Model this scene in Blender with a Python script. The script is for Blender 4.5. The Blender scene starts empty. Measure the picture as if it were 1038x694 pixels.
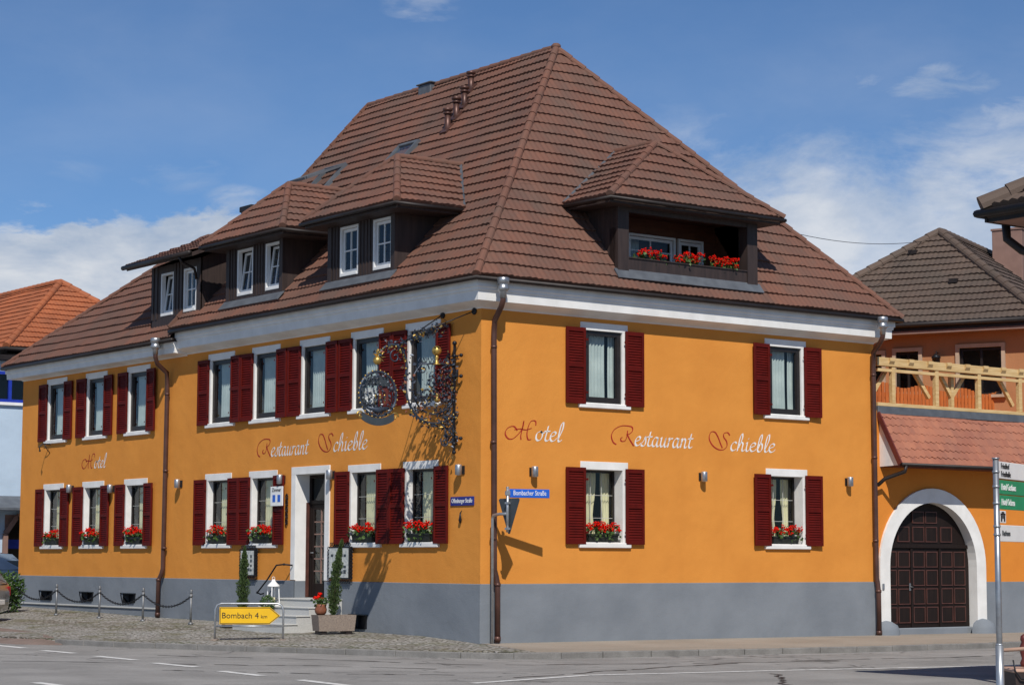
import bpy, bmesh, math, random
from mathutils import Vector, Matrix
random.seed(7)
R = math.radians
SC = bpy.context.scene
COL = SC.collection

# ------------------------------------------------------------------ camera
cd = bpy.data.cameras.new('camera'); cam = bpy.data.objects.new('camera', cd); COL.objects.link(cam)
cd.lens = 73.49; cd.sensor_width = 36.0; cd.clip_start = 0.1; cd.clip_end = 5000
rt = Vector((0.798, -0.603, 0.003)); fw = Vector((0.599, 0.794, 0.103)).normalized()
rt = (rt - fw * rt.dot(fw)).normalized(); up = rt.cross(fw)
cam.matrix_world = Matrix(((rt.x, up.x, -fw.x, -24.441), (rt.y, up.y, -fw.y, -33.415), (rt.z, up.z, -fw.z, 1.65), (0, 0, 0, 1)))
SC.camera = cam

# ------------------------------------------------------------------ light
S = Vector((-0.5, -0.83, 0.99)).normalized()          # towards the sun
ELEV = math.asin(S.z)
sd = bpy.data.lights.new('sun', 'SUN'); sun = bpy.data.objects.new('sun', sd); COL.objects.link(sun)
sd.energy = 4.3; sd.angle = R(0.5); sd.color = (1.0, 0.95, 0.88)
sun.rotation_euler = S.to_track_quat('Z', 'Y').to_euler(); sun.location = (-20, -30, 40)

W = bpy.data.worlds.new('World'); SC.world = W; W.use_nodes = True
nt = W.node_tree; nt.nodes.clear()
def N(t, **k):
    n = nt.nodes.new(t)
    for a, b in k.items(): setattr(n, a, b)
    return n
def ln(a, b): nt.links.new(a, b)
sky = N('ShaderNodeTexSky', sky_type='NISHITA', sun_disc=False)
sky.sun_elevation = ELEV; sky.sun_rotation = math.atan2(S.x, S.y); sky.altitude = 400
sky.air_density = 0.8; sky.dust_density = 0.15; sky.ozone_density = 4.0
tint = N('ShaderNodeMix', data_type='RGBA', blend_type='MULTIPLY'); tint.inputs['Factor'].default_value = 1.0
tint.inputs[7].default_value = (0.70, 0.86, 1.0, 1)
ln(sky.outputs[0], tint.inputs[6])
tc = N('ShaderNodeTexCoord')
DIR = tc.outputs['Generated']
def vmath(op, a, b=None):
    n = N('ShaderNodeVectorMath', operation=op)
    if isinstance(a, (tuple, list)): n.inputs[0].default_value = a
    else: ln(a, n.inputs[0])
    if b is not None:
        if isinstance(b, (tuple, list)): n.inputs[1].default_value = b
        else: ln(b, n.inputs[1])
    return n
def fmath(op, a, b=None, clamp=False):
    n = N('ShaderNodeMath', operation=op, use_clamp=clamp)
    for i, v in enumerate((a, b)):
        if v is None: continue
        if isinstance(v, (int, float)): n.inputs[i].default_value = v
        else: ln(v, n.inputs[i])
    return n.outputs[0]
def noise(vec, scale, detail, rough=0.55, dist=0.0):
    n = N('ShaderNodeTexNoise'); n.inputs['Scale'].default_value = scale; n.inputs['Detail'].default_value = detail
    n.inputs['Roughness'].default_value = rough; n.inputs['Distortion'].default_value = dist
    ln(vec, n.inputs['Vector']); return n.outputs[0]
# banks of cloud at fixed compass directions: an ellipsoid falloff about a direction, broken up by noise
flat = vmath('MULTIPLY', DIR, (1, 1, 2.2)).outputs[0]
nz = noise(flat, 11.0, 10, 0.62, 0.25)
nz2 = noise(vmath('ADD', flat, (3.1, 1.7, 0.4)).outputs[0], 5.0, 6, 0.55)
nzs = noise(vmath('MULTIPLY', DIR, (1, 1, 3.0)).outputs[0], 26.0, 9, 0.6, 0.4)
streak = noise(vmath('MULTIPLY', DIR, (6, 6, 34)).outputs[0], 1.0, 7, 0.55, 0.7)
def bank(c, rad_h, rad_v, gain, edge=0.16, src=None, ng=3.0):
    d = vmath('SUBTRACT', DIR, c).outputs[0]
    d = vmath('MULTIPLY', d, (1 / rad_h, 1 / rad_h, 1 / rad_v)).outputs[0]
    l = vmath('LENGTH', d).outputs['Value']
    m = fmath('SUBTRACT', 1.0, l)                         # 1 in the middle, 0 at the rim
    v = fmath('ADD', fmath('MULTIPLY', m, 0.55), fmath('MULTIPLY', fmath('SUBTRACT', src or nz, 0.52), ng))
    mr = N('ShaderNodeMapRange', interpolation_type='SMOOTHSTEP'); ln(v, mr.inputs[0])
    mr.inputs[1].default_value = 0.0; mr.inputs[2].default_value = edge * 2.2
    mr.inputs[3].default_value = 0.0; mr.inputs[4].default_value = gain
    rim = N('ShaderNodeMapRange', interpolation_type='SMOOTHSTEP'); ln(m, rim.inputs[0]); rim.inputs[1].default_value = 0.0; rim.inputs[2].default_value = 0.5
    return fmath('MULTIPLY', mr.outputs[0], rim.outputs[0])
banks = [
    bank((0.428, 0.889, 0.128), 0.10, 0.046, 0.97, 0.09, None, 2.2),
    bank((0.472, 0.868, 0.146), 0.045, 0.030, 0.97, 0.08, None, 2.2),
    bank((0.36, 0.92, 0.115), 0.12, 0.044, 0.9, 0.12, None, 2.2),
    bank((0.745, 0.650, 0.118), 0.36, 0.120, 0.74, 0.20, None, 1.5),
    bank((0.690, 0.705, 0.150), 0.07, 0.040, 0.85, 0.20, None, 2.0),
    bank((0.728, 0.647, 0.2215), 0.055, 0.012, 0.50, 0.28, nzs, 1.5),
    bank((0.760, 0.617, 0.203), 0.040, 0.015, 0.50, 0.35, nzs, 2.4),
    bank((0.546, 0.797, 0.262), 0.024, 0.020, 0.34, 0.35, nzs, 2.2),
    bank((0.457, 0.871, 0.180), 0.035, 0.014, 0.26, 0.35, nzs, 2.0),
    bank((0.485, 0.859, 0.166), 0.022, 0.013, 0.45, 0.25, nzs, 2.0),
    bank((0.425, 0.89, 0.182), 0.05, 0.012, 0.20, 0.5, nzs, 1.6),
]
m = banks[0]
for b in banks[1:]: m = fmath('MAXIMUM', m, b)
veil = fmath('MULTIPLY', fmath('SUBTRACT', nz2, 0.42, True), 0.35)
m = fmath('MAXIMUM', m, veil)
# clouds: bright tops, blue-grey body
shade = N('ShaderNodeMapRange'); ln(noise(vmath('ADD', flat, (0, 0, 0.03)).outputs[0], 11.0, 10, 0.62, 0.25), shade.inputs[0])
shade.inputs[1].default_value = 0.35; shade.inputs[2].default_value = 0.66
ccol = N('ShaderNodeMix', data_type='RGBA'); ln(shade.outputs[0], ccol.inputs['Factor'])
ccol.inputs[6].default_value = (3.7, 4.7, 6.3, 1); ccol.inputs[7].default_value = (8.2, 8.4, 8.7, 1)
mixc = N('ShaderNodeMix', data_type='RGBA'); ln(m, mixc.inputs['Factor']); ln(tint.outputs[2], mixc.inputs[6]); ln(ccol.outputs[2], mixc.inputs[7])
bg = N('ShaderNodeBackground'); bg.inputs['Strength'].default_value = 0.091
out = N('ShaderNodeOutputWorld'); ln(mixc.outputs[2], bg.inputs[0]); ln(bg.outputs[0], out.inputs[0])

vs = SC.view_settings; vs.view_transform = 'Standard'; vs.look = 'None'; vs.exposure = 0.0; vs.gamma = 1.0; vs.use_curve_mapping = False
SC.render.engine = 'CYCLES'

# ------------------------------------------------------------------ materials
def newmat(name):
    m = bpy.data.materials.new(name); m.use_nodes = True; t = m.node_tree
    return m, t, t.nodes['Principled BSDF']
def nd(t, typ, **k):
    n = t.nodes.new(typ)
    for a, b in k.items(): setattr(n, a, b)
    return n
def lk(t, a, b): t.links.new(a, b)
def c4(c): return (c[0], c[1], c[2], 1)
def pm(name, c1, c2=None, scale=3.0, rough=0.7, metal=0.0, bump=0.0, bscale=60.0, detail=6, spec=0.4, spread=(0.35, 0.65), stretch=(1, 1, 1), coat=0.0):
    """two tones of one colour mixed by noise, plus a fine bump"""
    m, t, b = newmat(name)
    c2 = c2 or tuple(x * 0.82 for x in c1)
    tcn = nd(t, 'ShaderNodeTexCoord'); mp = nd(t, 'ShaderNodeMapping'); mp.inputs['Scale'].default_value = stretch
    lk(t, tcn.outputs['Object'], mp.inputs[0])
    n = nd(t, 'ShaderNodeTexNoise'); n.inputs['Scale'].default_value = scale; n.inputs['Detail'].default_value = detail
    lk(t, mp.outputs[0], n.inputs['Vector'])
    r = nd(t, 'ShaderNodeValToRGB'); r.color_ramp.elements[0].position = spread[0]; r.color_ramp.elements[1].position = spread[1]
    r.color_ramp.elements[0].color = c4(c2); r.color_ramp.elements[1].color = c4(c1)
    lk(t, n.outputs[0], r.inputs[0]); lk(t, r.outputs[0], b.inputs['Base Color'])
    b.inputs['Roughness'].default_value = rough; b.inputs['Metallic'].default_value = metal
    b.inputs['Specular IOR Level'].default_value = spec
    if coat: b.inputs['Coat Weight'].default_value = coat
    if bump:
        n2 = nd(t, 'ShaderNodeTexNoise'); n2.inputs['Scale'].default_value = bscale; n2.inputs['Detail'].default_value = 4
        lk(t, mp.outputs[0], n2.inputs['Vector'])
        bp = nd(t, 'ShaderNodeBump'); bp.inputs['Strength'].default_value = bump; bp.inputs['Distance'].default_value = 0.01
        lk(t, n2.outputs[0], bp.inputs['Height']); lk(t, bp.outputs[0], b.inputs['Normal'])
    return m

def plaster(name, c, worn):
    """rendered wall: broad faint blotches, fine grain, vertical rain streaks and a few stains"""
    m, t, b = newmat(name)
    tcn = nd(t, 'ShaderNodeTexCoord')
    def nz_(scale, detail, st=(1, 1, 1)):
        mp = nd(t, 'ShaderNodeMapping'); mp.inputs['Scale'].default_value = st; lk(t, tcn.outputs['Object'], mp.inputs[0])
        n = nd(t, 'ShaderNodeTexNoise'); n.inputs['Scale'].default_value = scale; n.inputs['Detail'].default_value = detail
        lk(t, mp.outputs[0], n.inputs['Vector']); return n.outputs[0]
    def ramp(x, a, bb):
        r = nd(t, 'ShaderNodeMapRange'); lk(t, x, r.inputs[0]); r.inputs[1].default_value = a; r.inputs[2].default_value = bb; return r.outputs[0]
    m1 = nd(t, 'ShaderNodeMix', data_type='RGBA'); m1.inputs[6].default_value = c4(c); m1.inputs[7].default_value = c4(worn)
    lk(t, ramp(nz_(0.9, 8), 0.38, 0.70), m1.inputs['Factor'])
    m2 = nd(t, 'ShaderNodeMix', data_type='RGBA'); lk(t, m1.outputs[2], m2.inputs[6]); m2.inputs[7].default_value = c4([x * 0.86 for x in worn])
    st = nd(t, 'ShaderNodeMath', operation='MULTIPLY'); lk(t, ramp(nz_(1.0, 5, (3.5, 3.5, 0.25)), 0.58, 0.85), st.inputs[0]); st.inputs[1].default_value = 0.22
    lk(t, st.outputs[0], m2.inputs['Factor'])
    m3 = nd(t, 'ShaderNodeMix', data_type='RGBA', blend_type='MULTIPLY'); m3.inputs['Factor'].default_value = 0.10
    lk(t, m2.outputs[2], m3.inputs[6]); g = nz_(45, 3); lk(t, g, m3.inputs[7])
    lk(t, m3.outputs[2], b.inputs['Base Color']); b.inputs['Roughness'].default_value = 0.85; b.inputs['Specular IOR Level'].default_value = 0.2
    bp = nd(t, 'ShaderNodeBump'); bp.inputs['Strength'].default_value = 0.5; bp.inputs['Distance'].default_value = 0.008
    lk(t, nz_(38, 6), bp.inputs['Height'])
    bp2 = nd(t, 'ShaderNodeBump'); bp2.inputs['Strength'].default_value = 0.5; bp2.inputs['Distance'].default_value = 0.045
    lk(t, nz_(1.6, 3), bp2.inputs['Height']); lk(t, bp.outputs[0], bp2.inputs['Normal']); lk(t, bp2.outputs[0], b.inputs['Normal'])
    return m

def tilemat(name, c1, c2, c3):
    """fired tiles: each tile its own tone (UV cells), weathered patches, lichen flecks"""
    m, t, b = newmat(name)
    uv = nd(t, 'ShaderNodeTexCoord')
    fl = nd(t, 'ShaderNodeVectorMath', operation='FLOOR'); lk(t, uv.outputs['UV'], fl.inputs[0])
    wn = nd(t, 'ShaderNodeTexWhiteNoise', noise_dimensions='2D'); lk(t, fl.outputs[0], wn.inputs['Vector'])
    n1 = nd(t, 'ShaderNodeTexNoise'); n1.inputs['Scale'].default_value = 0.45; n1.inputs['Detail'].default_value = 5; lk(t, uv.outputs['Object'], n1.inputs['Vector'])
    n2 = nd(t, 'ShaderNodeTexNoise'); n2.inputs['Scale'].default_value = 7; n2.inputs['Detail'].default_value = 6; lk(t, uv.outputs['Object'], n2.inputs['Vector'])
    a = nd(t, 'ShaderNodeMath', operation='MULTIPLY_ADD'); lk(t, wn.outputs[0], a.inputs[0]); a.inputs[1].default_value = 0.26; lk(t, n1.outputs[0], a.inputs[2])
    r = nd(t, 'ShaderNodeValToRGB'); e = r.color_ramp.elements
    e[0].position = 0.34; e[0].color = c4(c2); e[1].position = 0.82; e[1].color = c4(c1)
    lk(t, a.outputs[0], r.inputs[0])
    mr = nd(t, 'ShaderNodeMapRange'); lk(t, n2.outputs[0], mr.inputs[0]); mr.inputs[1].default_value = 0.50; mr.inputs[2].default_value = 0.78; mr.inputs[4].default_value = 0.6
    n4 = nd(t, 'ShaderNodeTexNoise'); n4.inputs['Scale'].default_value = 0.9; n4.inputs['Detail'].default_value = 8; n4.inputs['Roughness'].default_value = 0.65
    mp4 = nd(t, 'ShaderNodeMapping'); mp4.inputs['Scale'].default_value = (1, 1, 0.45); lk(t, uv.outputs['Object'], mp4.inputs[0]); lk(t, mp4.outputs[0], n4.inputs['Vector'])
    mr4 = nd(t, 'ShaderNodeMapRange'); lk(t, n4.outputs[0], mr4.inputs[0]); mr4.inputs[1].default_value = 0.44; mr4.inputs[2].default_value = 0.66; mr4.inputs[4].default_value = 0.60
    mxx = nd(t, 'ShaderNodeMath', operation='MAXIMUM'); lk(t, mr.outputs[0], mxx.inputs[0]); lk(t, mr4.outputs[0], mxx.inputs[1])
    mx = nd(t, 'ShaderNodeMix', data_type='RGBA'); lk(t, mxx.outputs[0], mx.inputs['Factor']); lk(t, r.outputs[0], mx.inputs[6]); mx.inputs[7].default_value = c4(c3)
    lk(t, mx.outputs[2], b.inputs['Base Color']); b.inputs['Roughness'].default_value = 0.75; b.inputs['Specular IOR Level'].default_value = 0.3
    n3 = nd(t, 'ShaderNodeTexNoise'); n3.inputs['Scale'].default_value = 45; lk(t, uv.outputs['Object'], n3.inputs['Vector'])
    bp = nd(t, 'ShaderNodeBump'); bp.inputs['Strength'].default_value = 0.3; bp.inputs['Distance'].default_value = 0.01; lk(t, n3.outputs[0], bp.inputs['Height']); lk(t, bp.outputs[0], b.inputs['Normal'])
    return m

def glassmat(name, tintc=(0.88, 0.92, 0.91)):
    m, t, b = newmat(name); t.nodes.remove(b)
    tr = nd(t, 'ShaderNodeBsdfTransparent'); tr.inputs[0].default_value = c4(tintc)
    gl = nd(t, 'ShaderNodeBsdfGlossy'); gl.inputs['Roughness'].default_value = 0.02; gl.inputs[0].default_value = (0.9, 0.95, 1, 1)
    lw = nd(t, 'ShaderNodeLayerWeight'); lw.inputs[0].default_value = 0.5
    fr = nd(t, 'ShaderNodeMath', operation='POWER'); lk(t, lw.outputs['Facing'], fr.inputs[0]); fr.inputs[1].default_value = 4.0
    ad = nd(t, 'ShaderNodeMath', operation='MULTIPLY_ADD', use_clamp=True); lk(t, fr.outputs[0], ad.inputs[0]); ad.inputs[1].default_value = 0.85; ad.inputs[2].default_value = 0.03
    tcn = nd(t, 'ShaderNodeTexCoord'); n = nd(t, 'ShaderNodeTexNoise'); n.inputs['Scale'].default_value = 2.2; lk(t, tcn.outputs['Object'], n.inputs['Vector'])
    bp = nd(t, 'ShaderNodeBump'); bp.inputs['Strength'].default_value = 0.06; bp.inputs['Distance'].default_value = 0.02; lk(t, n.outputs[0], bp.inputs['Height']); lk(t, bp.outputs[0], gl.inputs['Normal'])
    mx = nd(t, 'ShaderNodeMixShader'); lk(t, ad.outputs[0], mx.inputs[0]); lk(t, tr.outputs[0], mx.inputs[1]); lk(t, gl.outputs[0], mx.inputs[2])
    lk(t, mx.outputs[0], t.nodes['Material Output'].inputs[0])
    return m

M = {}
M['orange'] = plaster('orange_plaster', (0.715, 0.285, 0.052), (0.655, 0.252, 0.044))
M['orange_annex'] = plaster('orange_plaster_annex', (0.710, 0.250, 0.038), (0.65, 0.22, 0.033))
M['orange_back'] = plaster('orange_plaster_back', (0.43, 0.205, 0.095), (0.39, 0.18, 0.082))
M['plinth'] = plaster('grey_plinth_paint', (0.222, 0.245, 0.272), (0.180, 0.202, 0.228))
M['blue_wall'] = plaster('pale_blue_plaster', (0.50, 0.62, 0.74), (0.44, 0.55, 0.66))
M['white'] = pm('white_paint', (0.80, 0.79, 0.76), (0.70, 0.69, 0.66), 2.5, 0.6, bump=0.15, bscale=40)
M['whiteframe'] = pm('white_window_frame', (0.74, 0.74, 0.73), (0.66, 0.66, 0.65), 3, 0.4)
M['darkframe'] = pm('dark_brown_sash', (0.022, 0.017, 0.015), (0.014, 0.011, 0.010), 6, 0.4)
M['shutter'] = pm('dark_red_shutter_paint', (0.104, 0.0058, 0.0030), (0.078, 0.0046, 0.0025), 4, 0.6, spec=0.15, bump=0.05, bscale=50)
M['tile'] = tilemat('brown_roof_tile', (0.180, 0.080, 0.053), (0.115, 0.060, 0.045), (0.108, 0.076, 0.060))
M['tile_red'] = tilemat('red_canopy_tile', (0.42, 0.165, 0.095), (0.255, 0.092, 0.062), (0.26, 0.125, 0.09))
M['tile_orange'] = tilemat('orange_roof_tile', (0.39, 0.120, 0.048), (0.29, 0.088, 0.036), (0.22, 0.085, 0.045))
M['tile_grey'] = tilemat('grey_brown_roof_tile', (0.120, 0.084, 0.064), (0.088, 0.062, 0.050), (0.078, 0.064, 0.052))
M['roofbase'] = pm('roof_underlay', (0.05, 0.03, 0.025), None, 3, 0.9)
M['wood_dark'] = pm('dark_stained_boards', (0.046, 0.030, 0.026), (0.028, 0.019, 0.017), 2.5, 0.6, stretch=(6, 6, 0.6), bump=0.3, bscale=20)
M['wood_loggia'] = pm('loggia_boards', (0.12, 0.045, 0.022), (0.08, 0.03, 0.016), 2.5, 0.7, stretch=(1, 1, 6), bump=0.3, bscale=14)
M['copper'] = pm('brown_downpipe_metal', (0.115, 0.055, 0.042), (0.075, 0.038, 0.030), 3, 0.42, 0.35)
M['gutter'] = pm('dark_gutter_metal', (0.030, 0.023, 0.021), (0.02, 0.016, 0.015), 3, 0.5, 0.3)
M['zinc'] = pm('weathered_zinc', (0.42, 0.44, 0.46), (0.30, 0.31, 0.33), 8, 0.38, 0.75)
M['lead'] = pm('grey_flashing', (0.13, 0.143, 0.16), (0.095, 0.105, 0.12), 4, 0.55, 0.2)
M['galv'] = pm('galvanised_steel', (0.46, 0.48, 0.50), (0.36, 0.38, 0.40), 12, 0.4, 0.7)
M['iron'] = pm('black_wrought_iron', (0.025, 0.027, 0.032), (0.015, 0.016, 0.02), 9, 0.45, 0.5)
M['ironblue'] = pm('blue_grey_painted_iron', (0.055, 0.072, 0.10), (0.035, 0.045, 0.065), 9, 0.42, 0.3)
M['gold'] = pm('gilded_metal', (0.66, 0.45, 0.13), (0.42, 0.28, 0.08), 14, 0.42, 0.8)
M['curtain'] = pm('cream_curtain', (0.74, 0.68, 0.44), (0.62, 0.56, 0.35), 3, 0.9)
M['net'] = pm('white_net_curtain', (0.50, 0.55, 0.53), (0.40, 0.45, 0.44), 3, 0.9)
M['bars'] = pm('pale_glazing_bar', (0.55, 0.55, 0.5), None, 3, 0.6)
M['steel'] = pm('dull_steel', (0.24, 0.25, 0.26), (0.18, 0.185, 0.19), 12, 0.5, 0.6)
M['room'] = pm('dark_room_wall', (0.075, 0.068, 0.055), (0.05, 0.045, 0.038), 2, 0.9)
M['glass'] = glassmat('window_glass')
M['redtext'] = pm('red_lettering', (0.40, 0.022, 0.010), None, 5, 0.7)
M['whitetext'] = pm('white_lettering', (0.82, 0.81, 0.78), None, 5, 0.7)
M['flower'] = pm('red_geranium_petals', (0.70, 0.014, 0.006), (0.52, 0.008, 0.004), 30, 0.8, spec=0.05)
M['leaf'] = pm('geranium_leaf', (0.075, 0.135, 0.028), (0.038, 0.075, 0.018), 20, 0.55)
M['cypress'] = pm('cypress_foliage', (0.062, 0.100, 0.026), (0.028, 0.052, 0.014), 14, 0.7)
M['shrub'] = pm('laurel_leaf', (0.060, 0.120, 0.024), (0.030, 0.062, 0.014), 12, 0.4)
M['box_dark'] = pm('dark_plastic_box', (0.018, 0.020, 0.016), None, 9, 0.5)
M['bark'] = pm('bark', (0.10, 0.07, 0.05), None, 14, 0.9, bump=0.4)
M['concrete'] = pm('exposed_aggregate', (0.29, 0.235, 0.190), (0.19, 0.15, 0.125), 38, 0.9, bump=0.5, bscale=90)
M['stepstone'] = pm('pale_granite', (0.52, 0.52, 0.50), (0.42, 0.42, 0.40), 60, 0.7)
M['terracotta'] = pm('glazed_terracotta', (0.26, 0.095, 0.05), (0.18, 0.07, 0.04), 9, 0.35)
M['doorwood'] = pm('dark_door_wood', (0.017, 0.010, 0.008), (0.011, 0.007, 0.006), 3, 0.6, spec=0.2, stretch=(7, 7, 0.6), bump=0.15, bscale=20)
M['doorred'] = pm('red_brown_moulding', (0.095, 0.036, 0.027), (0.065, 0.026, 0.02), 5, 0.5)
M['yellow'] = pm('traffic_yellow', (0.80, 0.47, 0.012), (0.74, 0.43, 0.012), 3, 0.4)
M['signback'] = pm('sign_back_grey', (0.06, 0.072, 0.080), (0.048, 0.058, 0.066), 5, 0.45, 0.2)
M['signblue'] = pm('sign_blue', (0.020, 0.12, 0.56), (0.018, 0.10, 0.48), 5, 0.4)
M['signnavy'] = pm('sign_navy', (0.020, 0.028, 0.22), (0.018, 0.024, 0.18), 5, 0.4)
M['signgreen'] = pm('sign_green', (0.010, 0.30, 0.14), (0.009, 0.26, 0.12), 5, 0.4)
M['signwhite'] = pm('sign_white', (0.82, 0.82, 0.80), (0.76, 0.76, 0.75), 5, 0.45)
M['black'] = pm('black_lettering', (0.015, 0.015, 0.016), None, 5, 0.6)
M['pine'] = pm('larch_beam', (0.66, 0.47, 0.23), (0.52, 0.34, 0.14), 3, 0.6, stretch=(0.8, 6, 6), bump=0.15, bscale=12)
M['fencewood'] = pm('orange_stained_fence', (0.50, 0.15, 0.035), (0.36, 0.10, 0.024), 3, 0.6, stretch=(7, 7, 0.7))
M['mauve'] = pm('brown_render', (0.25, 0.150, 0.120), (0.21, 0.125, 0.10), 3, 0.85, bump=0.2)
M['beige'] = pm('beige_window_trim', (0.46, 0.34, 0.24), None, 4, 0.7)
M['bluepaint'] = pm('blue_window_paint', (0.018, 0.045, 0.38), None, 5, 0.4)
M['paper'] = pm('menu_paper', (0.62, 0.62, 0.57), (0.36, 0.39, 0.39), 16, 0.6)
M['carsilver'] = pm('silver_car_paint', (0.36, 0.34, 0.31), None, 3, 0.3, 0.5, coat=0.8)
M['carblue'] = pm('blue_car_paint', (0.05, 0.08, 0.14), None, 3, 0.3, 0.4, coat=0.8)
M['rubber'] = pm('tyre_rubber', (0.016, 0.016, 0.017), None, 20, 0.85)
M['carglass'] = pm('dark_car_glass', (0.012, 0.016, 0.02), None, 3, 0.05, spec=0.6)
M['lamp_red'] = pm('red_tail_lamp', (0.4, 0.012, 0.01), None, 5, 0.15)
M['soffit'] = pm('pinkish_soffit_boards', (0.40, 0.22, 0.16), (0.34, 0.18, 0.13), 4, 0.7, stretch=(5, 1, 1))
M['rustred'] = pm('dark_red_paint', (0.13, 0.028, 0.022), None, 9, 0.5)
M['board'] = pm('pinkish_board', (0.52, 0.33, 0.24), (0.44, 0.28, 0.2), 6, 0.6)

def ground_mat(name, kind):
    m, t, b = newmat(name); tcn = nd(t, 'ShaderNodeTexCoord'); P = tcn.outputs['Object']
    def nz_(s, d, r=0.55):
        n = nd(t, 'ShaderNodeTexNoise'); n.inputs['Scale'].default_value = s; n.inputs['Detail'].default_value = d; n.inputs['Roughness'].default_value = r
        lk(t, P, n.inputs['Vector']); return n.outputs[0]
    def ramp(x, a, ca, bb, cb):
        r = nd(t, 'ShaderNodeValToRGB'); r.color_ramp.elements[0].position = a; r.color_ramp.elements[0].color = c4(ca)
        r.color_ramp.elements[1].position = bb; r.color_ramp.elements[1].color = c4(cb); lk(t, x, r.inputs[0]); return r.outputs[0]
    def mixc_(f, a, bb, typ='MIX'):
        mx = nd(t, 'ShaderNodeMix', data_type='RGBA', blend_type=typ)
        if isinstance(f, float): mx.inputs['Factor'].default_value = f
        else: lk(t, f, mx.inputs['Factor'])
        for i, v in ((6, a), (7, bb)):
            if isinstance(v, tuple): mx.inputs[i].default_value = c4(v)
            else: lk(t, v, mx.inputs[i])
        return mx.outputs[2]
    b.inputs['Roughness'].default_value = 0.9; b.inputs['Specular IOR Level'].default_value = 0.25
    bp = nd(t, 'ShaderNodeBump'); bp.inputs['Strength'].default_value = 0.6
    if kind == 'asphalt':
        base = ramp(nz_(0.55, 8, 0.62), 0.34, (0.245, 0.236, 0.224), 0.66, (0.352, 0.339, 0.322))
        g = ramp(nz_(140, 3, 0.7), 0.30, (0.5, 0.5, 0.5), 0.70, (1.25, 1.24, 1.22))
        col = mixc_(1.0, base, g, 'MULTIPLY')
        # fine cracks
        v = nd(t, 'ShaderNodeTexVoronoi', feature='DISTANCE_TO_EDGE'); v.inputs['Scale'].default_value = 0.30
        mp = nd(t, 'ShaderNodeVectorMath', operation='ADD'); lk(t, P, mp.inputs[0])
        dn = nd(t, 'ShaderNodeTexNoise'); dn.inputs['Scale'].default_value = 0.8; dn.inputs['Detail'].default_value = 6; lk(t, P, dn.inputs['Vector'])
        sc = nd(t, 'ShaderNodeVectorMath', operation='SCALE'); lk(t, dn.outputs['Color'], sc.inputs[0]); sc.inputs['Scale'].default_value = 3.0
        lk(t, sc.outputs[0], mp.inputs[1]); lk(t, mp.outputs[0], v.inputs['Vector'])
        lt = nd(t, 'ShaderNodeMapRange'); lk(t, v.outputs['Distance'], lt.inputs[0]); lt.inputs[1].default_value = 0.0; lt.inputs[2].default_value = 0.022; lt.inputs[3].default_value = 0.75; lt.inputs[4].default_value = 0.0
        gate = nd(t, 'ShaderNodeMath', operation='MULTIPLY'); lk(t, lt.outputs[0], gate.inputs[0])
        gm = nd(t, 'ShaderNodeMapRange'); lk(t, nz_(0.12, 3), gm.inputs[0]); gm.inputs[1].default_value = 0.46; gm.inputs[2].default_value = 0.56; lk(t, gm.outputs[0], gate.inputs[1])
        col = mixc_(gate.outputs[0], col, (0.045, 0.043, 0.042))
        bp.inputs['Distance'].default_value = 0.006; lk(t, nz_(160, 4), bp.inputs['Height'])
    elif kind == 'cobble':
        v = nd(t, 'ShaderNodeTexVoronoi', feature='DISTANCE_TO_EDGE'); v.inputs['Scale'].default_value = 7.5; v.inputs['Randomness'].default_value = 0.55; lk(t, P, v.inputs['Vector'])
        v2 = nd(t, 'ShaderNodeTexVoronoi'); v2.inputs['Scale'].default_value = 7.5; v2.inputs['Randomness'].default_value = 0.55; lk(t, P, v2.inputs['Vector'])
        hs = nd(t, 'ShaderNodeSeparateColor'); lk(t, v2.outputs['Color'], hs.inputs[0])
        stone = ramp(hs.outputs[0], 0.1, (0.25, 0.235, 0.215), 0.9, (0.44, 0.42, 0.39))
        stone = mixc_(0.35, stone, ramp(nz_(0.5, 5), 0.38, (0.24, 0.215, 0.175), 0.66, (0.42, 0.41, 0.40)))
        jm = nd(t, 'ShaderNodeMapRange'); lk(t, v.outputs['Distance'], jm.inputs[0]); jm.inputs[1].default_value = 0.03; jm.inputs[2].default_value = 0.13
        moss = ramp(nz_(0.9, 5), 0.46, (0.14, 0.12, 0.09), 0.60, (0.095, 0.105, 0.05))
        col = mixc_(jm.outputs[0], moss, stone)
        gr = nd(t, 'ShaderNodeMapRange'); lk(t, nz_(1.3, 6), gr.inputs[0]); gr.inputs[1].default_value = 0.50; gr.inputs[2].default_value = 0.70; gr.inputs[4].default_value = 0.8
        col = mixc_(gr.outputs[0], col, (0.15, 0.14, 0.07))
        bp.inputs['Distance'].default_value = 0.03; bp.inputs['Strength'].default_value = 1.0; lk(t, jm.outputs[0], bp.inputs['Height'])
    elif kind == 'brick':
        br = nd(t, 'ShaderNodeTexBrick'); br.inputs['Scale'].default_value = 3.5; br.inputs['Color1'].default_value = (0.24, 0.15, 0.12, 1); br.inputs['Color2'].default_value = (0.18, 0.12, 0.10, 1)
        br.inputs['Mortar'].default_value = (0.09, 0.08, 0.06, 1); br.inputs['Mortar Size'].default_value = 0.03; lk(t, P, br.inputs['Vector'])
        col = mixc_(0.5, br.outputs[0], ramp(nz_(2.0, 6), 0.3, (0.16, 0.125, 0.10), 0.7, (0.28, 0.22, 0.19)))
        bp.inputs['Distance'].default_value = 0.01; lk(t, nz_(60, 3), bp.inputs['Height'])
    elif kind == 'walk':
        base = ramp(nz_(0.5, 6), 0.35, (0.30, 0.255, 0.205), 0.65, (0.37, 0.32, 0.265))
        col = mixc_(1.0, base, ramp(nz_(120, 3, 0.7), 0.3, (0.7, 0.7, 0.7), 0.7, (1.12, 1.12, 1.1)), 'MULTIPLY')
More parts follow.
